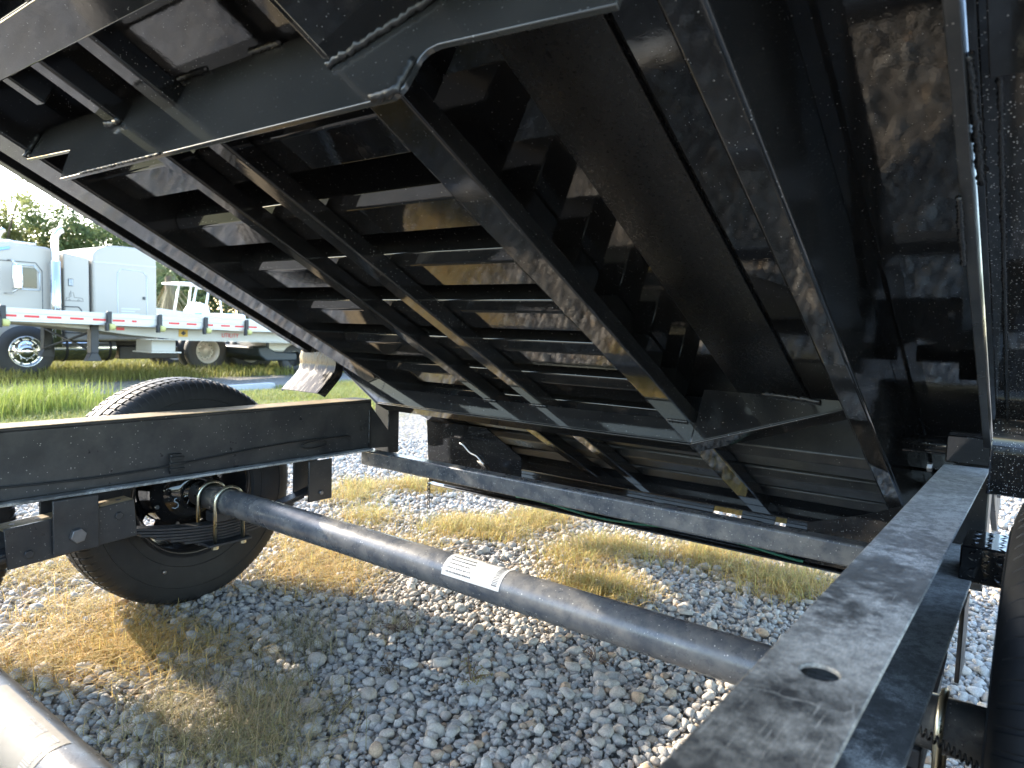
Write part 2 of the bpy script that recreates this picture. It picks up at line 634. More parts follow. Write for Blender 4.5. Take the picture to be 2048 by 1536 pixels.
def bolt(x, y, z, r, parent, mat='steel', d=.014, s_=-1):
    m = MB()
    m.prism([(x + r * math.cos(R(60 * k + 12)), y, z + r * math.sin(R(60 * k + 12))) for k in range(6)], (0, s_ * d, 0))
    return m.build('bolt', mat, parent, bevel=.0015)


def suspension(ya, yb, face, sgn, xs_, full=True):
    """ya..yb: y of the hanger plates, face: y of the side turned to the trailer's inside; sgn: -1 if inside is -y."""
    x_eq = .81
    h = MB().box((.752, .868), (ya - .004, ya + .004), (.345, .496)).build('spring_hanger', 'satin', DT, bevel=.002)
    MB().box((.752, .868), (yb - .004, yb + .004), (.345, .496)).build('hanger_plate', 'satin', h, bevel=.002)
    bolt(.81, face, .392, .021, h, 'steel', .016, sgn)
    # equalizer: a tilted inverted channel with holes in its top
    e = MB()
    tilt = R(4)

    def eq(x, y, z):
        return (x_eq + x * math.cos(tilt) - z * math.sin(tilt), y, .405 + x * math.sin(tilt) + z * math.cos(tilt))
    y0, y1 = ya + .010, yb - .010
    if y0 > y1:
        y0, y1 = y1, y0
    e.box((-.165, .165), (y0, y0 + .006), (-.065, .045), eq)
    e.box((-.165, .165), (y1 - .006, y1), (-.065, .045), eq)
    eo = e.build('equalizer', 'satin', DT, bevel=.0015)
    MB().box((-.165, .165), (y0 + .0061, y1 - .0061), (.038, .0455), eq).build('equalizer_top', 'dust', eo)
    for dx, dz in ((-.115, -.036), (.118, .008)):
        p = eq(dx, face + .0, dz)
        bolt(p[0], y0 if sgn < 0 else y1, p[2], .0125, eo, 'satin', .006, sgn)
    for dx in (-.135, -.075, .085, .135):
        p = eq(dx, (y0 + y1) / 2, .0456)
        MB().tube([(p[0], p[1], p[2] - .002), (p[0], p[1], p[2] + .0004)], .0075, 14).build('hole', 'ink', eo)
    for x0 in xs_:
        ho = MB().box((x0 - .052, x0 + .052), (ya - .004, ya + .004), (.345, .496)).build('spring_hanger', 'satin', DT, bevel=.002)
        MB().box((x0 - .052, x0 + .052), (yb - .004, yb + .004), (.345, .496)).build('hanger_plate', 'satin', ho, bevel=.002)
        bolt(x0 + .0, face, .375, .009, ho, 'steel', .008, sgn)


suspension(2.118, 2.208, 2.114, -1, (1.632,))
suspension(.205, .105, .209, 1, (1.632,))


def leaf_pack(yc, x_a, x_b, xm):
    m_ = None
    for k in range(7):
        half = .36 - .045 * k
        pts = []
        for j in range(15):
            s_ = -1 + 2 * j / 14
            x = xm + s_ * (.36 if k == 0 else half)
            base = .332 + .055 * (abs((x - xm) / .36)) ** 1.7
            pts.append((x, base - .0095 * k))
        V = []
        for (x, z) in pts:
            for dy in (-.024, .024):
                V += [(x, yc + dy, z), (x, yc + dy, z - .008)]
        Fc = []
        for j in range(14):
            a, b = 4 * j, 4 * j + 4
            Fc += [(a, a + 2, b + 2, b), (a + 1, b + 1, b + 3, a + 3), (a, b, b + 1, a + 1), (a + 2, a + 3, b + 3, b + 2)]
        Fc += [(0, 1, 3, 2), (56, 58, 59, 57)]
        if k == 0:
            m_ = mesh('leaf_spring', V, Fc, 'spring', DT, True, .001)
        else:
            mesh('leaf', V, Fc, 'spring', m_, True, .001)
    return m_


AX_R = .0428


def axle(x, yA, yB, mat, zc=.405):
    ao = MB().tube([(x, yy, zc) for yy in np.linspace(yA, yB, 12)], AX_R, 48).build('axle', mat, DT, True)
    return ao


ax_rear = axle(1.265, .02, 2.29, 'axle')
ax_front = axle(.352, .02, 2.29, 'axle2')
for xm in (1.265, .352):
    for yc in (2.163, .150):
        sp = leaf_pack(yc, 0, 0, xm)
        for dy in (-.052, .052):
            q = np.linspace(0, math.pi, 15)
            rr = AX_R + .0065
            pts = [(xm + rr, yc + dy, .262)] + [(xm + rr * math.cos(t), yc + dy, .405 + rr * math.sin(t)) for t in q] + [(xm - rr, yc + dy, .262)]
            MB().tube(pts, .0062, 10).build('u_bolt', 'zinc', sp, True)
            for sx in (-1, 1):
                MB().tube([(xm + sx * rr, yc + dy, .258), (xm + sx * rr, yc + dy, .268)], .011, 6).build('nut', 'zinc', sp)
        MB().box((xm - .075, xm + .075), (yc - .065, yc + .065), (.2685, .2765)).build('tie_plate', 'spring', sp, bevel=.002)
        MB().box((xm - .035, xm + .035), (yc - .03, yc + .03), (.335, .368)).build('axle_pad', 'spring', sp, bevel=.003)


def axle_label(parent, x, y0, y1, a0, a1, zc=.405, wrap=.0008):
    """Printed paper label wrapped round the tube; a0,a1 angles from +X towards +Z."""
    k = 14
    V = []
    r = AX_R + wrap
    for i in range(k + 1):
        q = a0 + (a1 - a0) * i / k
        for y in (y0, y1):
            V.append((x + r * math.cos(q), y, zc + r * math.sin(q)))
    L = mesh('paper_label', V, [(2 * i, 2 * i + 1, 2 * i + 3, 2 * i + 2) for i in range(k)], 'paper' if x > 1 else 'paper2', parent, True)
    m = MB()
    r2 = r + .0005

    def patch(ya, yb, qa, qb):
        n = 3
        Vp = []
        for i in range(n + 1):
            q = qa + (qb - qa) * i / n
            for y in (ya, yb):
                Vp.append((x + r2 * math.cos(q), y, zc + r2 * math.sin(q)))
        m.add(Vp, [(2 * i, 2 * i + 1, 2 * i + 3, 2 * i + 2) for i in range(n)])
    W = y0 - y1
    H = a1 - a0
    for row in range(5):                       # lines of small print, far too small to read
        c = y0 - .012
        qa = a1 - H * (.10 + .115 * row)
        while c > y0 - W * (.50 - .03 * (row % 3)):
            l = random.uniform(.0012, .0045)
            patch(c, c - l, qa, qa - H * .04)
            c -= l + random.uniform(.001, .0028)
    c = y0 - W * .55                           # one bar code along, one across
    while c > y0 - W * .78:
        l = random.choice((.0008, .0014, .002))
        patch(c, c - l, a1 - H * .72, a1 - H * .9)
        c -= l + random.choice((.0009, .0016))
    q = a1 - H * .1
    while q > a1 - H * .9:
        l = H * random.choice((.012, .02, .03))
        patch(y0 - W * .86, y0 - W * .95, q, q - l)
        q -= l + H * .02
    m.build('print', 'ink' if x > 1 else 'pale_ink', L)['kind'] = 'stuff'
    return L


axle_label(ax_rear, 1.265, 1.125, .95, R(52), R(172))
axle_label(ax_front, .352, 1.205, .975, R(75), R(200))

# ---- wheels


def wheel(x, side):
    """side=+1: far wheel (inner face looks to -y)."""
    yc = 2.42 if side > 0 else -.082
    c = (x, yc, .40)
    s_ = side
    # rim: barrel, lip and disc with hand holes
    prof = [(-.098, .214), (-.100, .205), (-.088, .198), (-.070, .192), (-.030, .170), (.040, .168), (.060, .150), (.064, .085), (.056, .05)]
    m = MB()
    for a, b in ((0, 1),):
        pass
    m.lathe_y([(s_ * y, r) for y, r in prof[:6]], c, 64)
    # disc with slots: a ring of spokes
    segs = 64
    V, Fc = [], []
    rad = (.167, .161, .130, .085, .0)
    for k in range(segs):
        q = 2 * math.pi * k / segs
        for r, y in zip(rad, (.040, .052, .062, .066, .066)):
            V.append((x + r * math.cos(q), yc + s_ * y, .40 + r * math.sin(q)))
    for k in range(segs):
        j = (k + 1) % segs
        for i in range(4):
            if i == 1 and (k % 8) in (0, 1, 2):
                continue
            Fc.append((k * 5 + i, k * 5 + i + 1, j * 5 + i + 1, j * 5 + i))
    m.add(V, Fc)
    rimo = m.build('wheel', 'rim', DT, True, origin=c)
    # tyre with tread grooves and shoulder blocks
    half = [(-.092, .208), (-.104, .222), (-.112, .262), (-.116, .300), (-.112, .338), (-.105, .362), (-.094, .376), (-.080, .386),
            (-.066, .389), (-.064, .381), (-.057, .381), (-.055, .391), (-.027, .393), (-.025, .384), (-.018, .384), (-.016, .3935)]
    prof = half + [(-y, r) for y, r in half[::-1]]
    nb = 92
    V = []
    ang = []
    for k in range(nb):
        t0 = 2 * math.pi * k / nb
        w_ = 2 * math.pi / nb
        ang += [(t0, 0), (t0 + .70 * w_, 0), (t0 + .74 * w_, 1), (t0 + .96 * w_, 1)]
    mp = len(prof)
    for q, low in ang:
        for i, (y, r) in enumerate(prof):
            j = min(i, mp - 1 - i)
            rr = r
            if low and j in (5, 6, 7, 8):
                rr -= (.0012, .0028, .0042, .0045)[j - 5]
            elif low and j in (11, 12):
                rr -= .003
            sk = (.02 if i < mp / 2 else -.02) * (1 if 4 < j < 13 else 0) * (.105 - abs(y)) / .1
            V.append((x + rr * math.cos(q + sk), yc + y, .40 + rr * math.sin(q + sk)))
    na = len(ang)
    Fc = [(k * mp + i, k * mp + i + 1, ((k + 1) % na) * mp + i + 1, ((k + 1) % na) * mp + i) for k in range(na) for i in range(mp - 1)]
    ty = mesh('tyre', V, Fc, 'rubber', rimo, True, origin=c)
    ty.data.set_sharp_from_angle(angle=R(28))
    # moulded rings on the sidewall
    g = MB()
    for r in (.252, .325):
        g.tube([(x + r * math.cos(q), yc - s_ * (.1105 if r < .3 else .1142), .40 + r * math.sin(q)) for q in np.linspace(0, 2 * math.pi, 73)], .0016, 5, False)
    g.build('sidewall_ring', 'rubber', rimo, True)
    # drum, backing plate, hub
    m = MB()
    m.lathe_y([(s_ * y, r) for y, r in ((-.02, .0), (-.02, .126), (.045, .126), (.05, .0))], c, 48)
    m.build('brake_drum', 'rim', rimo, True).data.set_sharp_from_angle(angle=R(30))
    m = MB()
    m.lathe_y([(s_ * y, r) for y, r in ((-.108, .048), (-.108, .068), (-.085, .085), (-.075, .105), (-.05, .108), (-.046, .122), (-.024, .128), (-.022, .0))], c, 48)
    bpo = m.build('backing_plate', 'gloss', rimo, True)
    for q in (200, 250, 320, 20):
        p = (x + .116 * math.cos(R(q)), yc - s_ * .049, .40 + .116 * math.sin(R(q)))
        MB().prism([(p[0] + .007 * math.cos(R(60 * k)), p[1], p[2] + .007 * math.sin(R(60 * k))) for k in range(6)], (0, -s_ * .006, 0)).build('bolt', 'steel', bpo)
    # valve
    MB().tube([(x - .12, yc - s_ * .116, .40 - .245), (x - .12, yc - s_ * .124, .40 - .245)], .006, 10).build('sidewall_stud', 'steel', rimo, True)
    return rimo


wf = wheel(1.265, 1)
wn = wheel(1.265, -1)
dup(wf, (-.913, 0, 0), DT)


# chalk mark on the far drum
def stroke(pts, r, parent):
    return MB().tube(pts, r, 5).build('chalk_mark', 'chalk', parent, True)


yk = 2.318
sS = [(.018, .016), (.010, .022), (.001, .020), (0, .012), (.008, .007), (.014, .002), (.012, -.008), (.002, -.012), (-.006, -.008)]
stroke([(1.188 + a, yk - .003, .372 + b) for a, b in sS], .0018, wf)
stroke([(1.222 + a, yk - .003, .384 + b) for a, b in [(0, .01), (.018, .016), (.02, .008), (.01, -.016)]], .0012, wf)

# near side: coiled brake line and the pull-down lever hidden by the tyre
hx = [(1.10 + .006 * math.cos(t) + .03 * t / 90, .125 - .095 * t / 90, .47 + .006 * math.sin(t) - .05 * t / 90) for t in np.linspace(0, 90, 500)]
MB().tube(hx, .0016, 5).build('coiled_hose', 'gasket', DT, True)

# rear bumper channel, end plates, chain, cable
MB().box((2.19, 2.30), (.16, 2.11), (.318, .325)).box((2.293, 2.30), (.16, 2.11), (.3251, .40)).box((2.24, 2.2929), (.16, 2.11), (.3251, .333)).build('rear_bumper', 'gloss', DT, bevel=.003)
MB().prism([(2.20, 2.13, .595), (2.20, 2.11, .332), (2.20, 1.62, .332), (2.20, 1.62, .50), (2.20, 1.80, .595)], (.008, 0, 0)).build('bumper_end_plate', 'gloss', DT)
MB().prism([(2.20, .20, .595), (2.20, .20, .332), (2.20, .55, .332), (2.20, .55, .45), (2.20, .40, .50)], (.008, 0, 0)).build('bumper_end_plate', 'gloss', DT)
MB().tube([(2.178, y, .350 + .010 * math.sin(y * 9) - .012 * abs(y - .9)) for y in np.linspace(.55, 1.62, 40)], .0042, 6).build('trailing_cable', 'green', DT, True)
wb = [(2.19, 1.93 - .012 * k, .52 - .006 * k + .004 * math.sin(k)) for k in range(12)]
MB().tube(wb, .0028, 6).build('wire_end', 'white', DT, True)
for q in range(4):
    MB().tube([(2.188, 1.83 - .004 * q, .46), (2.186, 1.80 - .01 * q, .44 - .004 * q), (2.185, 1.82 + .012 * q, .40), (2.188, 1.83 + .01 * q, .36)], .003, 6).build('wire_end', 'gasket', DT, True)
ch = None
for k in range(7):
    zc = .325 - .0165 * k
    ring = []
    for q in np.linspace(0, 2 * math.pi, 17):
        a, b = .0062 * math.cos(q), .0125 * math.sin(q)
        ring.append((2.19 + (a if k % 2 else 0), 2.10 + (0 if k % 2 else a), zc + b))
    m = MB().tube(ring, .0021, 6, False)
    if ch is None:
        ch = m.build('safety_chain', 'dark', DT, True)
    else:
        m.build('chain_link', 'dark', ch, True)

# hinge block
hb = MB().box((2.065, 2.17), (.105, .20), (.700, .770)).build('bed_hinge', 'gloss', DT, bevel=.004)
MB().tube([(2.11, .06, .735), (2.11, .30, .735)], .024, 20).build('hinge_pin', 'gloss', hb, True)
bolt(2.02, .232, .690, .012, hb, 'steel', .012, -1)
hb2 = MB().box((2.065, 2.17), (2.165, 2.26), (.700, .770)).build('bed_hinge', 'gloss', DT, bevel=.004)
MB().tube([(2.11, 2.06, .735), (2.11, 2.30, .735)], .024, 20).build('hinge_pin', 'gloss', hb2, True)

# ---- the tipped bed
U0, U1 = -1.3, 2.70
B = MB().box((U0, U1), (.125, 2.245), (.870, .880), bed).build('dump_bed', 'gloss', DT)


def bbox(name, u, y, n, mat='gloss', bevel=.004, parent=None):
    return MB().box(u, y, n, bed).build(name, mat, parent or B, bevel=bevel)


bbox('side_wall', (U0, U1), (.106, .122), (.728, 1.42), 'satin', .0015)
bbox('side_wall', (U0, U1), (2.248, 2.262), (.72, 1.42))
bbox('front_wall', (U0 - .02, U0 - .004), (.106, 2.262), (.66, 1.42))
bbox('tailgate', (U1 + .004, U1 + .03), (.13, 2.24), (.70, 1.30))
bbox('rear_sill', (2.60, 2.69), (.125, 2.245), (.622, .868))
bbox('sill_skirt', (2.66, 2.668), (.125, .735), (.52, .6215), bevel=.001)
bbox('sill_skirt', (2.66, 2.668), (.775, .90), (.52, .6215), bevel=.001)
bbox('sill_skirt', (2.66, 2.668), (1.01, 2.24), (.52, .6215), bevel=.001)
bbox('side_rail', (U0, 2.62), (.3185, .372), (.65, .78), bevel=.007)
bbox('side_rail', (U0, 2.62), (1.985, 2.105), (.65, .78), bevel=.006)
bbox('rail_spacer', (U0, 2.62), (.325, .366), (.781, .869), bevel=.002)
bbox('rail_spacer', (U0, 2.62), (1.995, 2.035), (.781, .869), bevel=.002)
for y in ((.80, .88), (1.30, 1.35), (1.51, 1.555)):
    bbox('floor_beam', (U0, 2.60), y, (.65, .696), bevel=.005)
bbox('floor_beam', (U0, .33), (1.665, 1.70), (.65, .69), bevel=.004)
for k in range(-1, 9):
    u0 = .780 + .2244 * k
    ya_ = .94 if k < 6 else .374  # rear ribs widened and dulled to keep reflected sky off the tail
    pr = [(u0, .720), (u0 + .023, .697), (u0 + .118, .697), (u0 + .118, .869), (u0, .869)]
    MB().prism([bed(a, ya_, b) for a, b in pr], (0, 1.984 - ya_, 0)).build('floor_rib', 'gloss' if k < 6 else 'satin', B, bevel=.0045)
bbox('reflection_dulling_panel', (.44, 2.10), (.574, .785), (.858, .8695), 'under', .003)  # added plate; its dull black keeps reflected ground out of this floor strip
# front cross bearer seen from below
bbox('cross_bearer', (.175, .255), (.40, 1.984), (.640, .649), bevel=.003)
bbox('cross_bearer', (.175, .184), (.40, 1.984), (.6495, .869), bevel=.003)


def plate_u(name, u, pts, t, mat='gloss', bevel=.0015):
    e = bed(u + t, 0, 0) - bed(u, 0, 0)
    return MB().prism([bed(u, y, n) for y, n in pts], e).build(name, mat, B, bevel=bevel)


# hoist cross plate with its humped lower edge
arc = [(.676 - .020 * math.sin(q) - .0, .556 - .022 * math.cos(q)) for q in np.linspace(0, 1.5, 6)]
arc2 = [(.654, .575), (.652, .592), (.643, .602), (.628, .606)]
plate_u('hoist_cross_plate', .42, [(1.984, .72), (1.984, .632), (1.72, .617), (1.673, .535)] + arc + arc2 + [(.374, .587), (.374, .72)], .009, 'plate')
sl = [(.836, .627), (.67, .694)]
d0 = bed(.419, 0, 0) - bed(U0, 0, 0)
V = [bed(U0, *sl[0]), bed(.419, *sl[0]), bed(.419, *sl[1]), bed(U0, *sl[1])]
V += [v + (bed(0, -.004, .010) - bed(0, 0, 0)) for v in V]
MB().hexa(V).build('hoist_side_plate', 'gloss', B, bevel=.002)
weld([bed(.415, .842, .625), bed(.415, .80, .640), bed(.415, .66, .698)], .0075, B)
weld([bed(.415, .70, .534), bed(.415, .665, .538), bed(.415, .655, .585)], .007, B)
weld([bed(.415, 1.56, .652), bed(.415, 1.51, .652)], .009, B)
weld([bed(.415, 1.38, .719), bed(.415, 1.24, .719)], .006, B)
weld([bed(.415, 1.10, .719), bed(.415, 1.02, .719)], .006, B)
weld([bed(.415, 1.984, .634), bed(.415, 1.984, .70)], .007, B)
weld([bed(.419, 1.565, .535), bed(.419, 1.25, .535)], .0035, B)
# lower hoist cradle
plate_u('hoist_cradle', 1.79, [(2.07, .655), (2.07, .591), (.787, .591), (.787, .655)], .008)
plate_u('cradle_wing', 1.79, [(.7865, .755), (.7865, .591), (.405, .736), (.405, .755)], .008)
plate_u('cradle_wing', 1.79, [(2.0705, .655), (2.0705, .591), (2.41, .745), (2.41, .752), (2.20, .752)], .008)


def flange(pts, du, name='cradle_flange'):
    """strip of bent plate along an (y,n) line, du long"""
    (ya, na), (yb, nb_) = pts
    V = [bed(1.787, ya, na), bed(1.787, yb, nb_), bed(1.787 + du, yb, nb_), bed(1.787 + du, ya, na)]
    V += [v + (bed(0, 0, -.007) - bed(0, 0, 0)) for v in V]
    return MB().hexa(V).build(name, 'gloss', B, bevel=.0025)


flange([(2.07, .5905), (.786, .5905)], .066)
flange([(.785, .591), (.405, .736)], .06)
flange([(2.071, .591), (2.41, .745)], .03)
for y in (.84, 1.325, 1.53):
    weld([bed(1.786, y - .03, .650), bed(1.786, y + .03, .650)], .005, B)
weld([bed(1.786, .47, .745), bed(1.786, .56, .752), bed(1.786, .62, .755)], .008, B)
# fenders: running strip under the bed edge and a bent-down tail
for ya, yb, t0, t1, ue in ((-.22, .104, -.2, .1, 1.85), (2.264, 2.565, 2.35, 2.62, 1.75)):
    fn = .85 if ya > 1 else .755
    f = bbox('fender', (U0, ue), (ya, yb), (fn, fn + .008), 'gloss' if ya > 1 else 'drops', bevel=.003)
    prof = [(-.03, .757 if ya < 1 else .85), (-.012, .738), (.002, .715), (.008, .69), (.003, .665), (-.012, .62), (-.028, .574)]
    V = []
    cols = [(0, 0), (.8, 0), (.88, .003), (.95, .010), (1., .024)]
    nc = len(cols)
    for dt in (0, .006):
        for du, n in prof:
            for fy, bk in cols:
                V.append(bed(ue + du + dt + bk, t0 + (t1 - t0) * (fy if ya > 1 else 1 - fy), n))
    Fc = []
    hN = len(prof) * nc
    for i in range(len(prof) - 1):
        for j in range(nc - 1):
            a, b = i * nc + j, (i + 1) * nc + j
            Fc += [(a, b, b + 1, a + 1), (hN + a, hN + a + 1, hN + b + 1, hN + b)]
        for j in (0, nc - 1):
            a, b = i * nc + j, (i + 1) * nc + j
            Fc.append((a, hN + a, hN + b, b))
    for i in (0, len(prof) - 1):
        for j in range(nc - 1):
            a = i * nc + j
            Fc.append((a, a + 1, hN + a + 1, hN + a))
    mesh('fender_tail', V, Fc, 'splash' if ya > 1 else 'drops', f, True).data.set_sharp_from_angle(angle=R(45))
    if ya > 1:
        MB().prism([bed(ue + du + .007, t0 - .004, n) for du, n in prof] + [bed(ue + du + .04, t0 - .004, n) for du, n in prof[::-1]], (0, .006, 0)).build('tail_flange', 'gloss', f)
    yo = yb if ya > 1 else ya
    bbox('fender_lip', (U0, ue), (2.522, 2.565) if ya > 1 else (yo - .012, yo + .012), (.755, .8495) if ya > 1 else (.728, .7545), bevel=.003, parent=f)
# near side seam strips under the bed edge
bbox('edge_strip', (U0, 2.4), (.094, .1035), (.746, .7545), bevel=.0012)
bbox('edge_plate', (U0, .76), (-.20, .085), (.744, .7545), bevel=.002)
weld([bed(.2, .075, .754), bed(1.83, .075, .754)], .004, B, 300)
weld([bed(.72, .104, .745), bed(.95, .098, .745)], .006, B)
weld([bed(.95, .122, .72), bed(1.12, .124, .72)], .005, B)
# diamond-plate step behind the near tyre
st = MB().box((1.74, 1.90), (-.12, .128), (.50, .578)).build('step_box', 'gloss', DT, bevel=.004)
dm = MB()
for i in range(7):
    for j in range(10):
        cx, cy = 1.752 + i * .022, -.11 + j * .024
        s_ = 1 if (i + j) % 2 else -1
        a = Vector((.008, .008 * s_, 0))
        b = Vector((-.0025 * s_, .0025, 0)) if s_ > 0 else Vector((.0025, .0025, 0))
        c0 = Vector((cx, cy, .578))
        dm.add([c0 - a, c0 + b, c0 + a, c0 - b, c0 + Vector((0, 0, .002))], [(0, 1, 4), (1, 2, 4), (2, 3, 4), (3, 0, 4)])
        if i < 4:
            c1 = Vector((1.74, cy, .512 + i * .018))
            a = Vector((0, .008 * s_, .006))
            b = Vector((0, .0025, -.0025 * s_))
            dm.add([c1 - a, c1 + b, c1 + a, c1 - b, c1 - Vector((.002, 0, 0))], [(0, 1, 4), (1, 2, 4), (2, 3, 4), (3, 0, 4)])
dp = dm.build('diamond_tread', 'gloss', st)
dp['kind'] = 'stuff'


# ------------------------------------------------------------------ GRAVEL (uncountable)
def ico(sub):
    import bmesh
    bm = bmesh.new()
    bmesh.ops.create_icosphere(bm, subdivisions=sub, radius=1)
    V = np.array([v.co[:] for v in bm.verts])
    Fc = np.array([[v.index for v in f.verts] for f in bm.faces])
    bm.free()
    return V, Fc


def stones(name, x, y, size, sub, label):
    V0, F0 = ico(sub)
    vars_ = []
    for k in range(14):
        rg = np.random.default_rng(100 + k)
        V = V0.copy()
        for _ in range(11):                    # knock flat facets off a ball
            d = rg.normal(size=3)
            d /= np.linalg.norm(d)
            h = rg.uniform(.55, .85)
            over = np.maximum(V @ d - h, 0)
            V -= np.outer(over * 1., d)
        V *= 1 + rg.normal(0, .03, (len(V), 1))
        vars_.append(V)
    vars_ = np.array(vars_)
    n = len(x)
    pick = RNG.integers(0, 14, n)
    sc = np.c_[RNG.uniform(.75, 1.35, n), RNG.uniform(.7, 1.1, n), RNG.uniform(.55, .9, n)] * size[:, None]
    P = vars_[pick] * sc[:, None, :]
    # random rotation: about z then a tilt
    a = RNG.uniform(0, 2 * np.pi, n)
    t = RNG.normal(0, .45, n)
    ca_, sa_, ct, st_ = np.cos(a), np.sin(a), np.cos(t), np.sin(t)
    X, Y, Z = P[..., 0], P[..., 1], P[..., 2]
    Y, Z = Y * ct[:, None] - Z * st_[:, None], Y * st_[:, None] + Z * ct[:, None]
    X, Y = X * ca_[:, None] - Y * sa_[:, None], X * sa_[:, None] + Y * ca_[:, None]
    zb = gz(x, y) + size * RNG.uniform(.05, .75, n)
    V = np.stack([X + x[:, None], Y + y[:, None], Z + zb[:, None]], -1).reshape(-1, 3)
    Fc = (F0[None] + (np.arange(n) * len(V0))[:, None, None]).reshape(-1, 3)
    g = np.clip(RNG.normal(.39, .04, n), .27, .54)
    tint = RNG.normal(0, .012, n)
    col = np.c_[g * 1.08 + tint, g, g * .89 - tint * .8]
    brown = RNG.random(n) < .05
    col[brown] *= np.array([1.05, .86, .68])
    col = np.repeat(np.clip(col, .05, .8), len(V0), 0)
    o = bpy.data.objects.new(name, arr_mesh(name, V, Fc, col, 'stone', True))
    link(o)
    tag(o, label, None, None, 'stuff')


def jitter(x0, x1, y0, y1, s_):
    X, Y = np.meshgrid(np.arange(x0, x1, s_), np.arange(y0, y1, s_), indexing='ij')
    X = X.ravel() + RNG.uniform(-.55, .55, X.size) * s_
    Y = Y.ravel() + RNG.uniform(-.55, .55, Y.size) * s_
    return X, Y


X, Y = jitter(-.2, 6, -.3, 5, .019)
ok, D = in_view(X, Y, 1.15)
for k, sub in ((ok & (D < 2.35), 2), (ok & (D >= 2.35) & (D < 3.1), 1)):
    stones('gravel', X[k], Y[k], np.clip(RNG.lognormal(math.log(.0113), .38, k.sum()), .0055, .027), sub, 'loose grey crushed stone gravel under the trailer' if sub == 2 else 'half lit grey gravel behind the rear axle')
X, Y = jitter(-.2, 4, -.3, 3, .0165)
ok, D = in_view(X, Y, 1.15)
k = ok & (D < 2.5)
stones('fine_gravel', X[k], Y[k], RNG.uniform(.004, .0085, k.sum()), 1, 'fine grit lying between the grey stones')
X, Y = jitter(-2.5, 5, -3.0, 3.5, .038)
ok, D = in_view(X, Y, 1.15)
k = ~ok & (np.hypot(X - 1, Y) < 3.6)
stones('side_gravel', X[k], Y[k], np.clip(RNG.lognormal(math.log(.022), .25, k.sum()), .01, .04), 1, 'loose grey gravel beside and in front of the trailer')
X, Y = jitter(.5, 14, -.5, 10, .030)
ok, D = in_view(X, Y, 1.1)
k = ok & (D >= 3.05) & (D < 6.2)
stones('far_gravel', X[k], Y[k], np.clip(RNG.lognormal(math.log(.0155), .28, k.sum()), .008, .03), 1, 'sunlit pale gravel beyond the trailer')


# ------------------------------------------------------------------ GRASS
def blades(name, x, y, h, wd, lean, colA, colB, label, curl=.6):
    n = len(x)
    a = RNG.uniform(0, 2 * np.pi, n)
    d = np.c_[np.cos(a), np.sin(a)]
    s_ = np.c_[-np.sin(a), np.cos(a)]
    ln = np.abs(RNG.normal(lean, lean * .6, n))
    z0 = gz(x, y) + .004
    V = np.zeros((n, 7, 3))
    for j, t in enumerate((0, .4, .75)):
        off = d * (h * ln * t ** 1.6)[:, None]
        wj = wd * (1 - t * .55)
        zz = z0 + h * t * (1 - .35 * np.minimum(ln, 1.2) * t * curl)
        for q, sg in ((0, -1), (1, 1)):
            V[:, 2 * j + q, 0] = x + off[:, 0] + sg * s_[:, 0] * wj
            V[:, 2 * j + q, 1] = y + off[:, 1] + sg * s_[:, 1] * wj
            V[:, 2 * j + q, 2] = zz
    off = d * (h * ln * 1.15)[:, None]
    V[:, 6, 0] = x + off[:, 0]
    V[:, 6, 1] = y + off[:, 1]
    V[:, 6, 2] = z0 + h * (1 - .45 * np.minimum(ln, 1.2) * curl)
    f0 = np.array([(0, 1, 3), (0, 3, 2), (2, 3, 5), (2, 5, 4), (4, 5, 6)])
    Fc = (f0[None] + (np.arange(n) * 7)[:, None, None]).reshape(-1, 3)
    m_ = RNG.random((n, 1))
    col = (np.array(colA) * m_ + np.array(colB) * (1 - m_)) * RNG.uniform(.7, 1.25, (n, 1))
    col = np.repeat(col, 7, 0)
    o = bpy.data.objects.new(name, arr_mesh(name, V.reshape(-1, 3), Fc, col, 'blade'))
    link(o)
    tag(o, label, None, None, 'stuff')


DRY = [(1.83, 2.43), (1.79, 2.2), (1.6, 2.32), (2.8, 1.59), (2.6, 1.6), (2.83, 1.45), (3.01, 1.2), (2.97, 1.09), (2.65, 2.22), (2.56, 2.3), (2.66, 2.07), (2.34, 1.28), (2.32, 1.38), (2.84, .8), (2.96, .75), (2.9, .9), (2.61, 3.12), (2.41, 2.72), (3.07, 3.11), (3.11, 2.97), (2.81, 3.27), (3.04, 2.07), (2.91, 2.07), (.93, 2.13), (.85, 2.17), (.76, 2.23), (1.01, 2.19), (1.0, 2.43), (.96, 2.57), (.98, 1.97), (.74, 2.26), (1.14, 3.08), (1.03, 2.95), (1.94, 2.51), (1.92, 2.63), (1.7, 2.1), (2.1, 2.4), (1.78, 2.34), (2.2, 2.2)]
SHADE = [(.86, 1.57), (.79, 1.56), (.91, 1.42), (.94, 1.58), (.94, 1.36), (.8, 1.68), (1.0, 1.51), (.85, 1.45), (.92, 1.48)]
SPARSE = [(1.13, 2.0), (1.31, 1.74), (1.21, 1.81), (1.38, 1.89), (.93, 1.74), (1.57, 1.67), (1.03, 1.85), (1.10, 1.6)]


def clumps(cs, n, sx):
    c = np.array(cs)
    k = RNG.integers(0, len(c), n)
    q = RNG.normal(0, sx, (n, 2))
    return c[k, 0] + q[:, 0], c[k, 1] + q[:, 1]


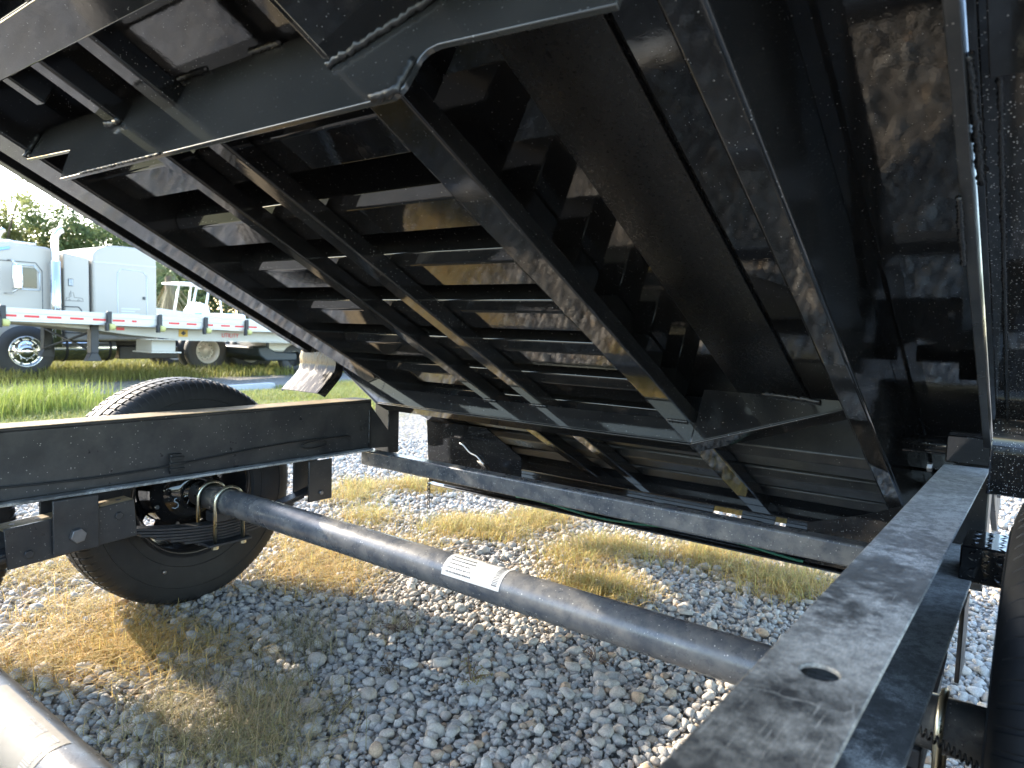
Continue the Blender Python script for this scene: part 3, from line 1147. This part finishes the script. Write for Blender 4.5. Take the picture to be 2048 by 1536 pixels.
x, y = clumps(DRY, 15000, .095)
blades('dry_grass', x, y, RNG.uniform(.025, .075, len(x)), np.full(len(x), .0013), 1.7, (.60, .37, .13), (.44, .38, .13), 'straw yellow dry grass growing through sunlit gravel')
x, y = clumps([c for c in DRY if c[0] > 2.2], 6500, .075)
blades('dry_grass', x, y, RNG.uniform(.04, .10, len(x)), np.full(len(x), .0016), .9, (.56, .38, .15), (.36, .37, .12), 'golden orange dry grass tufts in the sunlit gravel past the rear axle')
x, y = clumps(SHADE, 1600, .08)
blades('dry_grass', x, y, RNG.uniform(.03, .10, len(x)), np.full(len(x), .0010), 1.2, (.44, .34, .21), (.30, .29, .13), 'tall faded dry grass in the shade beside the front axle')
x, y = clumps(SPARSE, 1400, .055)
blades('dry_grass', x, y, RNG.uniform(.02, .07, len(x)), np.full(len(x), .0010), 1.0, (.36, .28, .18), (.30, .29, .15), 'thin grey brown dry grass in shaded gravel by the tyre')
X, Y = jitter(1, 7, 2.3, 7.5, .03)
ok, D = in_view(X, Y)
k = ok & (RNG.random(len(X)) < np.clip(.10 + (Y - 4) * .16, .05, .7))
pn = np.array([noise.noise((a * 1.7, b * 1.7, 3.3)) for a, b in zip(X[k], Y[k])])
X, Y = X[k][pn > -.02], Y[k][pn > -.02]
blades('yellow_grass', X, Y, RNG.uniform(.03, .09, len(X)), np.full(len(X), .002), .9, (.38, .30, .12), (.24, .26, .08), 'patchy yellow green grass on gravel behind the far wheel')
X, Y = jitter(-1, 14, 6.0, 12.4, .028)
ok, D = in_view(X, Y, 1.05)
pn = np.array([noise.noise((a * .45, b * .45, 1.3)) for a, b in zip(X, Y)])
k = ok & (pn > -.22)
X, Y, pn = X[k], Y[k], pn[k]
blades('lawn', X, Y, RNG.uniform(.05, .13, len(X)) * (1 + .7 * pn), np.full(len(X), .0042), .7, (.20, .25, .055), (.31, .29, .10), 'bright green rough grass field beyond the trailer')
x, y = clumps([(3.05, 9.0), (3.3, 9.3), (2.7, 8.8), (3.5, 9.1), (3.0, 9.6), (2.3, 9.1), (2.0, 8.6)], 3000, .22)
blades('tall_grass', x, y, RNG.uniform(.22, .5, len(x)), np.full(len(x), .004), .35, (.20, .27, .05), (.30, .32, .085), 'tall bright green grass tuft in front of the silver truck wheel')
X, Y = jitter(3, 22, 15.2, 24, .07)
ok, D = in_view(X, Y, 1.05)
X, Y = X[ok], Y[ok]
blades('back_grass', X, Y, RNG.uniform(.12, .3, len(X)), np.full(len(X), .009), .6, (.20, .21, .05), (.29, .27, .085), 'olive grass strip around the parked truck wheels')


# small weeds in the shade
def weed(x, y, s_, seed, label, cA, cB, n=70):
    rg = random.Random(seed)
    t = thing('weed', label, 'weed', (x, y, 0), 'small weeds in the shaded gravel')
    st_ = MB()
    lf = MB()
    for k in range(9):
        a = rg.uniform(0, 6.28)
        L = s_ * rg.uniform(.5, 1.1)
        e = Vector((x + math.cos(a) * L, y + math.sin(a) * L, .012 + L * rg.uniform(.25, .7)))
        mid = Vector((x, y, .01)).lerp(e, .5) + Vector((0, 0, .01))
        st_.tube([(x, y, .005), mid, e], .0011, 5)
        for q in range(n // 9):
            f = rg.uniform(.35, 1.05)
            p = Vector((x, y, .01)).lerp(e, f) + Vector((rg.gauss(0, .006), rg.gauss(0, .006), rg.gauss(0, .005)))
            d = Vector((rg.gauss(0, 1), rg.gauss(0, 1), rg.uniform(0, 1))).normalized() * rg.uniform(.005, .010)
            sd_ = d.cross(Vector((rg.gauss(0, 1), rg.gauss(0, 1), 1))).normalized() * .0022
            lf.add([p, p + d * .5 + sd_, p + d, p + d * .5 - sd_], [(0, 1, 2, 3)])
    st_.build('stem', simple('weed_stem_%d' % seed, cB, .8), t, True)
    o = lf.build('foliage', simple('weed_leaf_%d' % seed, cA, .7, 0, .35, 60), t)
    o['kind'] = 'stuff'


weed(1.47, 1.23, .075, 1, 'small reddish weed with yellow green tips, largest in the shaded gravel', (.20, .17, .04), (.13, .07, .04), 150)
weed(1.57, 1.62, .06, 2, 'flat purple brown dead weed nearest the far tyre', (.13, .085, .06), (.10, .06, .05), 110)
weed(1.80, 1.02, .05, 3, 'dry brown weed close under the rear axle tube near the muddy rail', (.17, .11, .06), (.12, .07, .05), 70)
weed(1.13, 1.38, .05, 4, 'grey brown weed at the edge of the tall faded grass', (.17, .14, .06), (.12, .09, .05), 80)
weed(1.36, 1.44, .035, 5, 'tiny dark brown weed left of the large reddish weed', (.10, .075, .04), (.09, .06, .04), 50)

# ------------------------------------------------------------------ FLATBED TRAILER (background)
GB = -.35
FB = thing('flatbed_trailer', 'long aluminium flatbed trailer with red and white tape along its edge', 'trailer', (5.81, 13.9, GB), local=True)
FB.rotation_euler = (0, R(1.26), R(10))
Z0 = 1.40


def tpx(p):
    return float(np.interp(p, [0, 14, 100, 205, 310, 420, 506, 560], [-1.71, -1.6, -.93, 0, 1.06, 2.35, 3.5, 4.3]))


MB().box((-7, 7.5), (.03, 2.4), (Z0 - .06, Z0 - .004)).build('deck', 'alu2', FB)
MB().box((-7, 7.5), (0, .028), (Z0 - .085, Z0)).box((-7, 7.5), (.006, .028), (Z0 - .19, Z0 - .086)).box((-7, 7.5), (-.002, .028), (Z0 - .225, Z0 - .1905)).build('side_rail', 'alu', FB, bevel=.004)
prof = [(-7, -.228), (7.5, -.228), (7.5, -.45), (3.9, -.454), (1.8, -.46), (.73, -.394), (-.1, -.31), (-1.25, -.25), (-7, -.245)]
MB().prism([(a, .30, Z0 + b) for a, b in prof][::-1], (0, .02, 0)).build('main_beam', 'alu2', FB)
MB().prism([(a, 1.9, Z0 + b) for a, b in prof][::-1], (0, .02, 0)).build('main_beam', 'alu2', FB)
MB().box((1.0, 7.5), (.22, .40), (Z0 - .475, Z0 - .462)).build('beam_flange', 'alu', FB)
for i, p in enumerate((-60, -20, 14, 60, 106, 150, 196, 234, 265, 345, 380, 415, 449, 477, 506)):
    t = tpx(p) if p >= 0 else -1.71 + p * .0083
    l = .12 if p != 265 else .05
    MB().box((t - l, t + l), (.0015, .0058), (Z0 - .150, Z0 - .112)).build('reflective_tape', 'red', FB)
for p in (0, 213, 315, 407, 490):
    t = tpx(p)
    wn_ = MB().box((t - .042, t + .042), (-.06, -.003), (Z0 - .20, Z0 + .03)).build('strap_winch', 'dark', FB, bevel=.01)
    MB().tube([(t - .04, -.10, Z0 - .25), (t + .05, -.10, Z0 - .25)], .06, 16).build('strap_roll', 'strap', wn_, True)
    MB().box((t - .10, t - .045), (-.12, -.05), (Z0 - .33, Z0 - .18)).build('winch_bracket', 'dark', wn_, bevel=.01)
for yy in (.25, 2.0):
    dx = 0 if yy < 1 else .15
    lg = MB().box((dx - .075, dx + .075), (yy, yy + .13), (Z0 - .75, Z0 - .23)).build('landing_leg', 'dark', FB, bevel=.01)
    MB().prism([(dx - .06, yy, Z0 - .75), (dx + .06, yy, Z0 - .75), (dx + .14, yy, Z0 - .90), (dx - .14, yy, Z0 - .90)], (0, .13, 0)).build('foot', 'dark', lg, bevel=.006)
MB().tube([(0, .33, Z0 - .35), (.1, 2.0, Z0 - .72)], .025, 8).build('cross_brace', 'dark', FB, True)
MB().tube([(0, .33, Z0 - .72), (.1, 2.0, Z0 - .35)], .025, 8).build('cross_brace', 'dark', FB, True)
tb = MB().box((1.30, 1.85), (.45, .95), (Z0 - .72, Z0 - .47)).build('toolbox', 'alu2', FB, bevel=.01)
MB().box((1.26, 1.95), (.40, 1.0), (Z0 - .745, Z0 - .722)).build('toolbox_step', 'alu', tb)
MB().box((1.80, 2.02), (.293, .298), (Z0 - .40, Z0 - .245)).build('placard', 'yellow', FB)
MB().prism([(1.91, .292, Z0 - .275), (1.975, .292, Z0 - .325), (1.91, .292, Z0 - .375), (1.845, .292, Z0 - .325)][::-1], (0, -.002, 0)).build('placard_mark', 'dark', FB)
MB().box((.44, .60), (.293, .298), (Z0 - .31, Z0 - .255)).build('warning_sticker', 'red', FB)


def text(body, size, mat, parent, loc, rot, ex=.002):
    cu = bpy.data.curves.new('lettering', 'FONT')
    cu.body = body
    cu.size = size
    cu.extrude = ex
    cu.align_x = 'CENTER'
    tmp = bpy.data.objects.new('tmp', cu)
    COL.objects.link(tmp)
    dg = bpy.context.evaluated_depsgraph_get()
    me = bpy.data.meshes.new_from_object(tmp.evaluated_get(dg))
    bpy.data.objects.remove(tmp)
    bpy.data.curves.remove(cu)
    me.materials.clear()
    me.materials.append(M[mat])
    o = bpy.data.objects.new('lettering', me)
    COL.objects.link(o)
    OFF[o.name] = Vector(loc)
    o.parent = parent
    o.location = Vector(loc) - OFF[parent.name]
    o.rotation_euler = rot
    return o


text('UTILITY', .135, 'red', FB, (3.12, .292, Z0 - .385), (R(90), 0, 0))
for xx in (-5.0, -3.8):
    for yy in (.35, 2.2):
        MB().lathe_y([(-.12, .30), (-.14, .40), (-.1, .5), (.1, .5), (.14, .4), (.12, .3)], (xx, yy, .5), 32).build('wheel', 'tread', FB, True)
    MB().tube([(xx, .3, .5), (xx, 2.2, .5)], .07, 10).build('axle', 'dark', FB, True)

# ------------------------------------------------------------------ SEMI TRUCK
TK = thing('semi_truck', 'silver grey semi truck with arched sleeper and chrome exhaust stacks', 'truck', (7.0, 18.3, GB))
yS = 17.2
cab = MB()
cp = [(4.3, .42), (6.36, .42), (6.36, 2.33), (6.1, 2.41), (5.4, 2.45), (4.95, 2.40), (4.62, 1.75), (4.3, 1.45)]
cab.prism([(a, yS, b) for a, b in cp][::-1], (0, 2.2, 0))
cabo = cab.build('cab', 'truck', TK, bevel=.05, seg=3)
wn2 = MB().box((5.52, 5.90), (yS - .012, yS + .01), (1.53, 1.95)).build('side_window', 'glass', TK, bevel=.004)
q = [(5.47, 1.49), (5.95, 1.49), (5.95, 1.85), (5.85, 2.0), (5.47, 2.0)]


def outline(name, pts, r, mat, parent, y, closed=True):
    P = [(a, y, b) for a, b in pts]
    if closed:
        P.append(P[0])
    m = MB()
    for i in range(len(P) - 1):
        m.tube([P[i], P[i + 1]], r, 6)
    return m.build(name, mat, parent, True)


outline('window_frame', q, .014, 'trim', wn2, yS - .008)
MB().box((5.57, 5.64), (yS - .016, yS - .0121), (1.58, 1.78)).build('window_sticker', 'white', wn2)
MB().prism([(4.72, yS + .1, 1.75), (5.02, yS + .1, 2.38), (4.99, yS + .1, 2.40), (4.68, yS + .1, 1.77)], (0, 2.0, 0)).build('windscreen', 'glass', TK)
MB().prism([(4.70, yS - .03, 2.20), (5.42, yS - .03, 2.36), (5.42, yS - .03, 2.30), (4.70, yS - .03, 2.10)][::-1], (0, 2.26, 0)).build('sun_visor', 'blue', TK, bevel=.01)
mi = MB().box((5.36, 5.53), (yS - .36, yS - .26), (1.48, 1.98)).build('mirror', 'chrome', TK, bevel=.03)
MB().tube([(5.45, yS - .3, 1.98), (5.40, yS - .15, 2.08), (5.38, yS + .02, 2.08)], .015, 8).build('mirror_arm', 'chrome', mi, True)
MB().tube([(5.45, yS - .3, 1.48), (5.40, yS - .15, 1.40), (5.30, yS + .02, 1.40)], .015, 8).build('mirror_arm', 'chrome', mi, True)
outline('door_seam', [(5.0, .5), (6.0, .5), (6.0, 1.9), (5.88, 2.06), (5.2, 2.06)], .008, 'seam', TK, yS - .001)
for (sx, sy, zt) in ((6.19, yS - .17, 2.78), (5.9, yS + 2.3, 2.88)):
    sk = MB().tube([(sx, sy, .3), (sx, sy, zt - .22), (sx + .02, sy, zt - .12), (sx + .07, sy, zt - .03), (sx + .14, sy, zt + .02)], .072, 20, False).build('exhaust_stack', 'chrome', TK, True)
    MB().tube([(sx, sy, .3), (sx, sy, 2.12)], .105, 20).build('heat_shield', 'chrome', sk, True)
    MB().tube([(sx - .05, sy - .1, .5), (sx - .05, sy - .105, 1.7)], .012, 8).build('shield_bar', 'trim', sk, True)
sf = MB()
sf.prism([(6.42, yS, .42), (6.93, yS, .42), (6.93, yS, 2.25), (6.42, yS, 2.34)][::-1], (0, 2.2, 0))
sf.build('sleeper_front', 'truck', TK, bevel=.03, seg=3)
v_ = MB().box((6.50, 6.60), (yS - .012, yS + .0), (1.62, 1.78)).build('vent', 'seam', TK, bevel=.004)
for k in range(3):
    MB().box((6.512 + k * .03, 6.530 + k * .03), (yS - .018, yS - .0125), (1.63, 1.77)).build('vent_slat', 'trim', v_)
outline('locker_seam', [(6.36, .6), (6.76, .6), (6.76, 1.10), (6.70, 1.17), (6.42, 1.17), (6.36, 1.10)], .012, 'seam', TK, yS - .002)
# line drawing of a truck on the sleeper side
dec = MB()
for ln in ([(6.42, 1.30), (6.80, 1.30)], [(6.46, 1.32), (6.46, 1.36), (6.52, 1.37), (6.52, 1.47), (6.60, 1.48), (6.62, 1.38), (6.78, 1.36), (6.80, 1.32)], [(6.55, 1.38), (6.55, 1.52)], [(6.50, 1.31), (6.52, 1.335), (6.54, 1.31)], [(6.68, 1.31), (6.70, 1.335), (6.72, 1.31)]):
    dec.tube([(a, yS - .001, b) for a, b in ln], .005, 5)
dec.build('side_drawing', 'seam', TK)
MB().box((6.94, 6.985), (yS + .12, yS + 2.1), (.45, 2.22)).build('sleeper_gaiter', 'dark', TK)
sb = []
for t in np.linspace(0, math.pi, 15):
    sb.append((7.71 - .71 * math.copysign(abs(math.cos(t)) ** .75, math.cos(t)), 2.24 + .36 * math.sin(t) ** .8))
sb = [(8.42, .42)] + [(8.42, 2.2)] + [p for p in sb[::-1]][1:-1] + [(7.0, 2.2), (7.0, .42)]
MB().prism([(a, yS - .02, b) for a, b in sb], (0, 2.24, 0)).build('sleeper', 'truck', TK, bevel=.05, seg=3)
outline('sleeper_door_seam', [(7.52, .5), (7.52, 1.98), (7.60, 2.08), (8.10, 2.05), (8.18, 1.95), (8.18, .5)], .011, 'trim', TK, yS - .022, False)
MB().box((8.08, 8.14), (yS - .04, yS - .021), (1.40, 1.47)).build('door_latch', 'seam', TK, bevel=.005)
MB().box((7.02, 8.40), (yS - .03, yS - .0205), (2.18, 2.20)).build('drip_rail', 'trim', TK)
for k in range(4):
    MB().box((7.60, 7.60 + (.42, .30, .40, .34)[k]), (yS - .0225, yS - .0205), (1.16 - .06 * k, 1.185 - .06 * k)).build('door_print', 'trim', TK)
for yy in (yS + .65, yS + 1.45):
    MB().box((4.3, 11.6), (yy - .04, yy + .04), (.22, .42)).build('chassis_rail', 'dark', TK)
MB().tube([(6.2, yS + .32, .26), (7.5, yS + .32, .26)], .30, 28).build('fuel_tank', 'chrome', TK, True).data.set_sharp_from_angle(angle=R(40))
for xx in (6.45, 6.95, 7.35):
    MB().tube([(xx, yS + .32, .26), (xx + .05, yS + .32, .26)], .308, 28).build('tank_strap', 'dark', TK, True)
MB().box((7.6, 9.0), (yS + .1, yS + .6), (.0, .3)).build('battery_box', 'dark', TK, bevel=.02)


def truck_wheel(x, y, z, r, steer, parent):
    ty = MB().lathe_y([(-.11, r * .56), (-.14, r * .68), (-.145, r * .82), (-.12, r * .95), (-.09, r), (.09, r), (.12, r * .95), (.145, r * .8), (.11, r * .56)], (x, y, z), 48).build('wheel', 'tread', parent, True)
    pr = [(-.12, .60), (-.135, .575), (-.11, .55), (-.08, .48)] + ([(-.10, .42), (-.105, .30), (-.14, .27), (-.19, .2), (-.2, .05), (-.2, 0)] if steer else [(.02, .46), (.05, .42), (.05, .25), (-.06, .22), (-.07, 0)])
    rm = MB().lathe_y([(a, r * b) for a, b in pr], (x, y, z), 40).build('rim', 'chrome' if steer else 'alu', ty, True)
    for k in range(10):
        a = 2 * math.pi * k / 10
        rr = r * .445
        yy = y - .112 if steer else y + .035
        MB().tube([(x + rr * math.cos(a), yy, z + rr * math.sin(a)), (x + rr * math.cos(a), yy + .02, z + rr * math.sin(a))], r * .035, 10).build('hand_hole', 'ink', ty)
        rr = r * .33
        MB().tube([(x + rr * math.cos(a + .3), yy - .03, z + rr * math.sin(a + .3)), (x + rr * math.cos(a + .3), yy + .02, z + rr * math.sin(a + .3))], r * .028, 8).build('lug_nut', 'chrome', ty)
    return ty


truck_wheel(5.66, yS + .05, GB + .545, .545, True, TK)
truck_wheel(5.66, yS + 2.1, GB + .545, .545, True, TK)
for xx in (9.72, 10.95):
    for yy in (yS + .12, yS + .48, yS + 1.75, yS + 2.1):
        truck_wheel(xx, yy, GB + .53, .53, False, TK)
for xx in (5.1, 5.5):
    MB().box((xx, xx + .08), (yS + .4, yS + .5), (2.44, 2.53)).build('roof_lamp', 'white', TK, bevel=.01)
MB().tube([(5.2, yS + .3, 2.50), (6.0, yS + .3, 2.47)], .02, 8).build('air_horn', 'chrome', TK, True)

# ------------------------------------------------------------------ BOAT
BT = thing('boat', 'white centre console boat with a hard top on posts behind the flatbed', 'boat', (13.0, 23.3, GB))
hl = MB()
st_ = []
for x_, wd, zt, zk in ((10.6, .05, 1.35, .9), (11.2, .7, 1.28, .45), (12.2, 1.1, 1.15, .28), (13.5, 1.2, 1.05, .25), (14.9, 1.15, 1.02, .28), (15.0, 1.1, 1.0, .32)):
    st_.append([(x_, 23.3 - wd, zt), (x_, 23.3 - wd * .9, (zt + zk) / 2), (x_, 23.3, zk), (x_, 23.3 + wd * .9, (zt + zk) / 2), (x_, 23.3 + wd, zt), (x_, 23.3 + wd * .8, zt - .03), (x_, 23.3 - wd * .8, zt - .03)])
V = [p for s_ in st_ for p in s_]
Fc = []
for i in range(len(st_) - 1):
    for k in range(7):
        Fc.append((i * 7 + k, i * 7 + (k + 1) % 7, (i + 1) * 7 + (k + 1) % 7, (i + 1) * 7 + k))
Fc += [tuple(range(7))[::-1], tuple(range(35, 42))]
mesh('hull', V, Fc, 'white', BT, True).data.set_sharp_from_angle(angle=R(35))
MB().box((11.95, 13.35), (22.5, 24.1), (2.10, 2.17)).build('hard_top', 'white', BT, bevel=.03)
for xa, xb, yy in ((12.25, 12.45, 22.72), (12.72, 12.88, 22.72), (12.25, 12.45, 23.88), (12.72, 12.88, 23.88)):
    MB().tube([(xa, yy, 1.05), (xb, yy, 2.10)], .04, 8).build('top_post', 'white', BT, True)
MB().tube([(13.35, 22.7, .95), (13.25, 22.7, 1.8)], .03, 8).build('rod_holder', 'white', BT, True)
for z in (1.22, 2.0):
    MB().tube([(12.30 + (z - 1.05) * .19, 22.72, z), (12.76 + (z - 1.05) * .15, 22.72, z)], .03, 8).build('top_rail', 'white', BT, True)
co = MB().prism([(12.4, 22.95, .95), (13.1, 22.95, .95), (13.0, 22.95, 1.45), (12.7, 22.95, 1.55), (12.5, 22.95, 1.3)][::-1], (0, .7, 0)).build('console', 'white', BT, bevel=.03)
MB().box((12.45, 12.75), (22.94, 22.948), (1.08, 1.25)).build('console_panel', 'blue', co)
MB().box((13.5, 14.3), (22.8, 23.8), (.95, 1.2)).build('leaning_seat', 'white', BT, bevel=.05)
MB().prism([(14.95, 23.15, .9), (15.5, 23.15, .85), (15.5, 23.15, 1.25), (15.2, 23.15, 1.42), (14.95, 23.15, 1.3)][::-1], (0, .35, 0)).build('outboard_motor', 'white', BT, bevel=.05)
MB().box((12.2, 15.2), (22.7, 23.9), (.1, .2)).build('cradle', 'alu', BT)
for xx in (13.4, 14.2):
    MB().lathe_y([(-.1, .2), (-.1, .32), (.1, .32), (.1, .2)], (xx, 22.5, GB + .32), 24).build('wheel', 'tread', BT, True)

# ------------------------------------------------------------------ PARKED PICKUP
PK = thing('pickup_truck', 'pale pickup with a dark bumper, mostly hidden beyond the flatbed end', 'pickup', (12.2, 16.6, GB))
pb = MB()
pp = [(10.55, .20), (14.8, .20), (14.9, .85), (13.2, .95), (12.6, 1.5), (11.4, 1.5), (11.3, .95), (10.62, .92), (10.5, .5)]
pb.prism([(a, 15.85, b) for a, b in pp][::-1], (0, 1.8, 0)).build('body', 'alu', PK, bevel=.06, seg=3)
MB().box((10.52, 10.60), (15.84, 15.9), (.15, .93)).build('corner_pillar', 'plastic', PK, bevel=.02)
MB().prism([(10.25, 15.8, .32), (10.3, 15.8, .12), (10.5, 15.8, -.02), (11.4, 15.8, -.02), (11.4, 15.8, .18), (10.75, 15.8, .22), (10.5, 15.8, .36)][::-1], (0, 1.9, 0)).build('bumper', 'plastic', PK, bevel=.04, seg=3)
MB().box((11.5, 12.5), (15.84, 15.849), (1.0, 1.42)).build('side_window', 'glass', PK)
for xx in (11.35, 14.0):
    for yy in (15.95, 17.5):
        MB().lathe_y([(-.11, .2), (-.12, .36), (-.08, .38), (.08, .38), (.12, .36), (.11, .2), (-.0, .0)], (xx, yy, GB + .38), 28).build('wheel', 'tread', PK, True)

# concrete kerb stops and a plank
for i, (x_, y_, l, a, lab) in enumerate(((7.3, 12.15, 2.0, 8, 'long weathered concrete kerb stop right of the gravel strip'), (6.1, 11.85, 1.5, 6, 'pale broken concrete kerb stop, nearer and further left'), (8.6, 11.5, 1.2, 10, 'short tan timber lying in grass right of the kerb stops'))):
    n_ = 'plank' if i == 2 else 'kerb_stop'
    zz = float(gz(x_, y_))
    m = MB().prism([(-l / 2, -.11, 0), (-l / 2, .11, 0), (-l / 2, .08, .13), (-l / 2, -.08, .13)], (l, 0, 0))
    o = m.build(n_, 'concrete' if i < 2 else 'bark', None, bevel=.015, origin=(0, 0, 0))
    o.location = (x_, y_, zz - .01)
    o.rotation_euler = (0, 0, R(a))
    tag(o, lab, 'plank' if i == 2 else 'kerb stop', None if i == 2 else 'concrete kerb stops in the grass')


# ------------------------------------------------------------------ TREES
def tree(x, y, H, Rr, seed, label, colA, colB, nl=8500, ls=.18, low=.22):
    rg = np.random.default_rng(seed)
    zb = float(gz(x, y))
    t = thing('tree', label, 'tree', (x, y, zb), 'trees behind the parked trucks')
    m = MB()
    top = H * .62
    pts = [Vector((x + rg.normal(0, .08) * k, y + rg.normal(0, .08) * k, zb - .1 + top * k / 6)) for k in range(7)]
    m.tube(pts, [H * .022 * (1 - .11 * k) for k in range(7)], 9)
    cs = []
    for k in range(13):
        f = rg.uniform(low, 1.0)
        p0 = pts[min(6, max(1, int(f * 6)))]
        a = rg.uniform(0, 6.283)
        L = Rr * rg.uniform(.45, 1.0) * (1.1 - .35 * f)
        e = p0 + Vector((math.cos(a) * L, math.sin(a) * L, H * rg.uniform(.05, .3)))
        mid = p0.lerp(e, .5) + Vector((0, 0, .15))
        m.tube([p0, mid, e], [H * .008, H * .006, H * .003], 6)
        cs += [e, mid, mid.lerp(e, .6) + Vector((rg.normal(0, .3), rg.normal(0, .3), rg.normal(.2, .3)))]
    cs.append(pts[-1] + Vector((0, 0, H * .22)))
    m.build('trunk', 'bark', t, True)
    c = np.array([v[:] for v in cs])
    # small sub-clumps round every limb end leave gaps to the sky
    sub = c[rg.integers(0, len(c), 150)] + rg.normal(0, 1, (150, 3)) * np.array([Rr * .24, Rr * .24, H * .07])
    k = rg.integers(0, 150, nl)
    P = sub[k] + rg.normal(0, 1, (nl, 3)) * np.array([Rr * .085, Rr * .085, H * .024])
    d = rg.normal(0, 1, (nl, 3))
    d /= np.linalg.norm(d, axis=1)[:, None]
    q = np.cross(d, rg.normal(0, 1, (nl, 3)))
    q /= np.linalg.norm(q, axis=1)[:, None]
    s_ = rg.uniform(.6, 1.3, (nl, 1)) * ls
    V = np.stack([P - d * s_ * .6, P + q * s_ * .3, P + d * s_ * .6, P - q * s_ * .3], 1)
    f = rg.random((150, 1))[k]
    col = (np.array(colA) * f + np.array(colB) * (1 - f)) * rg.uniform(.75, 1.25, (nl, 1))
    V -= np.array([x, y, zb])
    o = bpy.data.objects.new('crown', arr_mesh('crown', V.reshape(-1, 3), np.arange(nl * 4).reshape(-1, 4), np.repeat(col, 4, 0), 'leaf'))
    COL.objects.link(o)
    o.parent = t
    OFF[o.name] = Vector((x, y, zb))
    o['kind'] = 'stuff'


G1, G2, G3 = (.15, .185, .065), (.24, .235, .09), (.11, .15, .065)
tree(11.8, 40.0, 8.6, 2.9, 11, 'ragged light green tree at the far left behind the rear stack', G2, G1)
tree(14.2, 41.5, 8.8, 3.0, 12, 'tall thin crowned tree above the cab roof between the two stacks', G2, G1)
tree(15.6, 39.0, 8.2, 2.8, 13, 'dense dark green tree just right of the tall front stack', G3, G1)
tree(17.4, 40.0, 8.0, 2.9, 14, 'dark round tree above the arched sleeper roof', G3, G1)
tree(19.5, 39.0, 6.6, 2.6, 15, 'low dark tree half hidden by the tipped bed edge', G3, G2)
tree(10.0, 43.0, 8.2, 2.9, 16, 'pale leafed tree at the left picture edge', G2, G3)
tree(22.0, 38.0, 5.6, 2.8, 17, 'low bushy tree behind the boat hard top', G3, G1, low=.05)
tree(24.5, 37.0, 4.6, 2.8, 18, 'low green thicket tree right of the boat', G1, G2, low=.05)
tree(12.9, 37.0, 4.6, 2.3, 19, 'short bushy tree behind the cab roof', G1, G3, low=.05)
tree(18.2, 35.5, 3.6, 2.2, 20, 'short shrubby tree behind the sleeper shoulder', G1, G2, low=.05)
# palm with a skirt of dead fronds
PT = thing('palm_tree', 'shaggy palm with hanging tan dead fronds right of the sleeper', 'palm', (13.9, 27.4, GB))
MB().tube([(13.9, 27.4, GB - .1), (13.92, 27.4, 1.0), (13.95, 27.42, 2.6)], [.24, .2, .18], 12).build('trunk', 'bark', PT, True)
rg = random.Random(5)
for k in range(64):
    dead = k < 36
    a = rg.uniform(0, 6.283)
    z0 = rg.uniform(1.3, 2.7) if dead else 2.7
    c0 = Vector((13.93, 27.41, z0))
    el = rg.uniform(-1.3, -.75) if dead else rg.uniform(-.35, 1.2)
    L = rg.uniform(.8, 1.4)
    m = MB()
    pts = []
    for j in range(6):
        f = j / 5
        e2 = el - f * (.2 if dead else 1.2)
        pts.append(c0 + Vector((math.cos(a) * math.cos(el) * L * f, math.sin(a) * math.cos(el) * L * f, math.sin(el) * L * f - (.1 if dead else .45) * f * f)))
    side = Vector((-math.sin(a), math.cos(a), 0))
    for j in range(12):
        f = .25 + .75 * j / 12
        i = min(4, int(f * 5))
        p = pts[i].lerp(pts[i + 1], f * 5 - i)
        t = (pts[5] - pts[3]).normalized()
        for sg in (-1, 1):
            tip = p + side * sg * .22 * (1.1 - f * .6) + t * .28 + Vector((0, 0, -.14))
            m.add([p, p + t * .03, tip], [(0, 1, 2)])
    m.tube(pts, .012, 5)
    cd = (.30, .24, .13) if dead else (.13, .16, .05)
    key = 'dead_frond' if dead else 'green_frond'
    if key not in M:
        M[key] = simple(key, cd, .7, 0, .3, 3)
    m.build('frond', key, PT)
# low hedge-like scrub closing the gap under the trees (reads as one mass)
n = 9000
xx = RNG.uniform(6, 34, n)
yy = 41 + RNG.normal(0, 1.2, n) - .15 * xx
hh = 1.5 + .8 * np.array([noise.noise((a * .6, 2.2, 0)) for a in xx])
zz = GB + RNG.uniform(0, 1, n) * hh
d = RNG.normal(0, 1, (n, 3))
d /= np.linalg.norm(d, axis=1)[:, None]
q = np.cross(d, RNG.normal(0, 1, (n, 3)))
q /= np.linalg.norm(q, axis=1)[:, None]
P = np.c_[xx, yy, zz]
V = np.stack([P - d * .2, P + q * .11, P + d * .2, P - q * .11], 1)
f = np.array([[noise.noise((a * 1.2, b, 4)) * .5 + .5] for a, b in zip(xx, zz)])
col = (np.array(G1) * f + np.array(G3) * (1 - f)) * RNG.uniform(.75, 1.25, (n, 1))
o = bpy.data.objects.new('scrub', arr_mesh('scrub', V.reshape(-1, 3), np.arange(n * 4).reshape(-1, 4), np.repeat(col, 4, 0), 'leaf'))
link(o)
tag(o, 'low green scrub closing the lot behind the trucks', None, None, 'stuff')
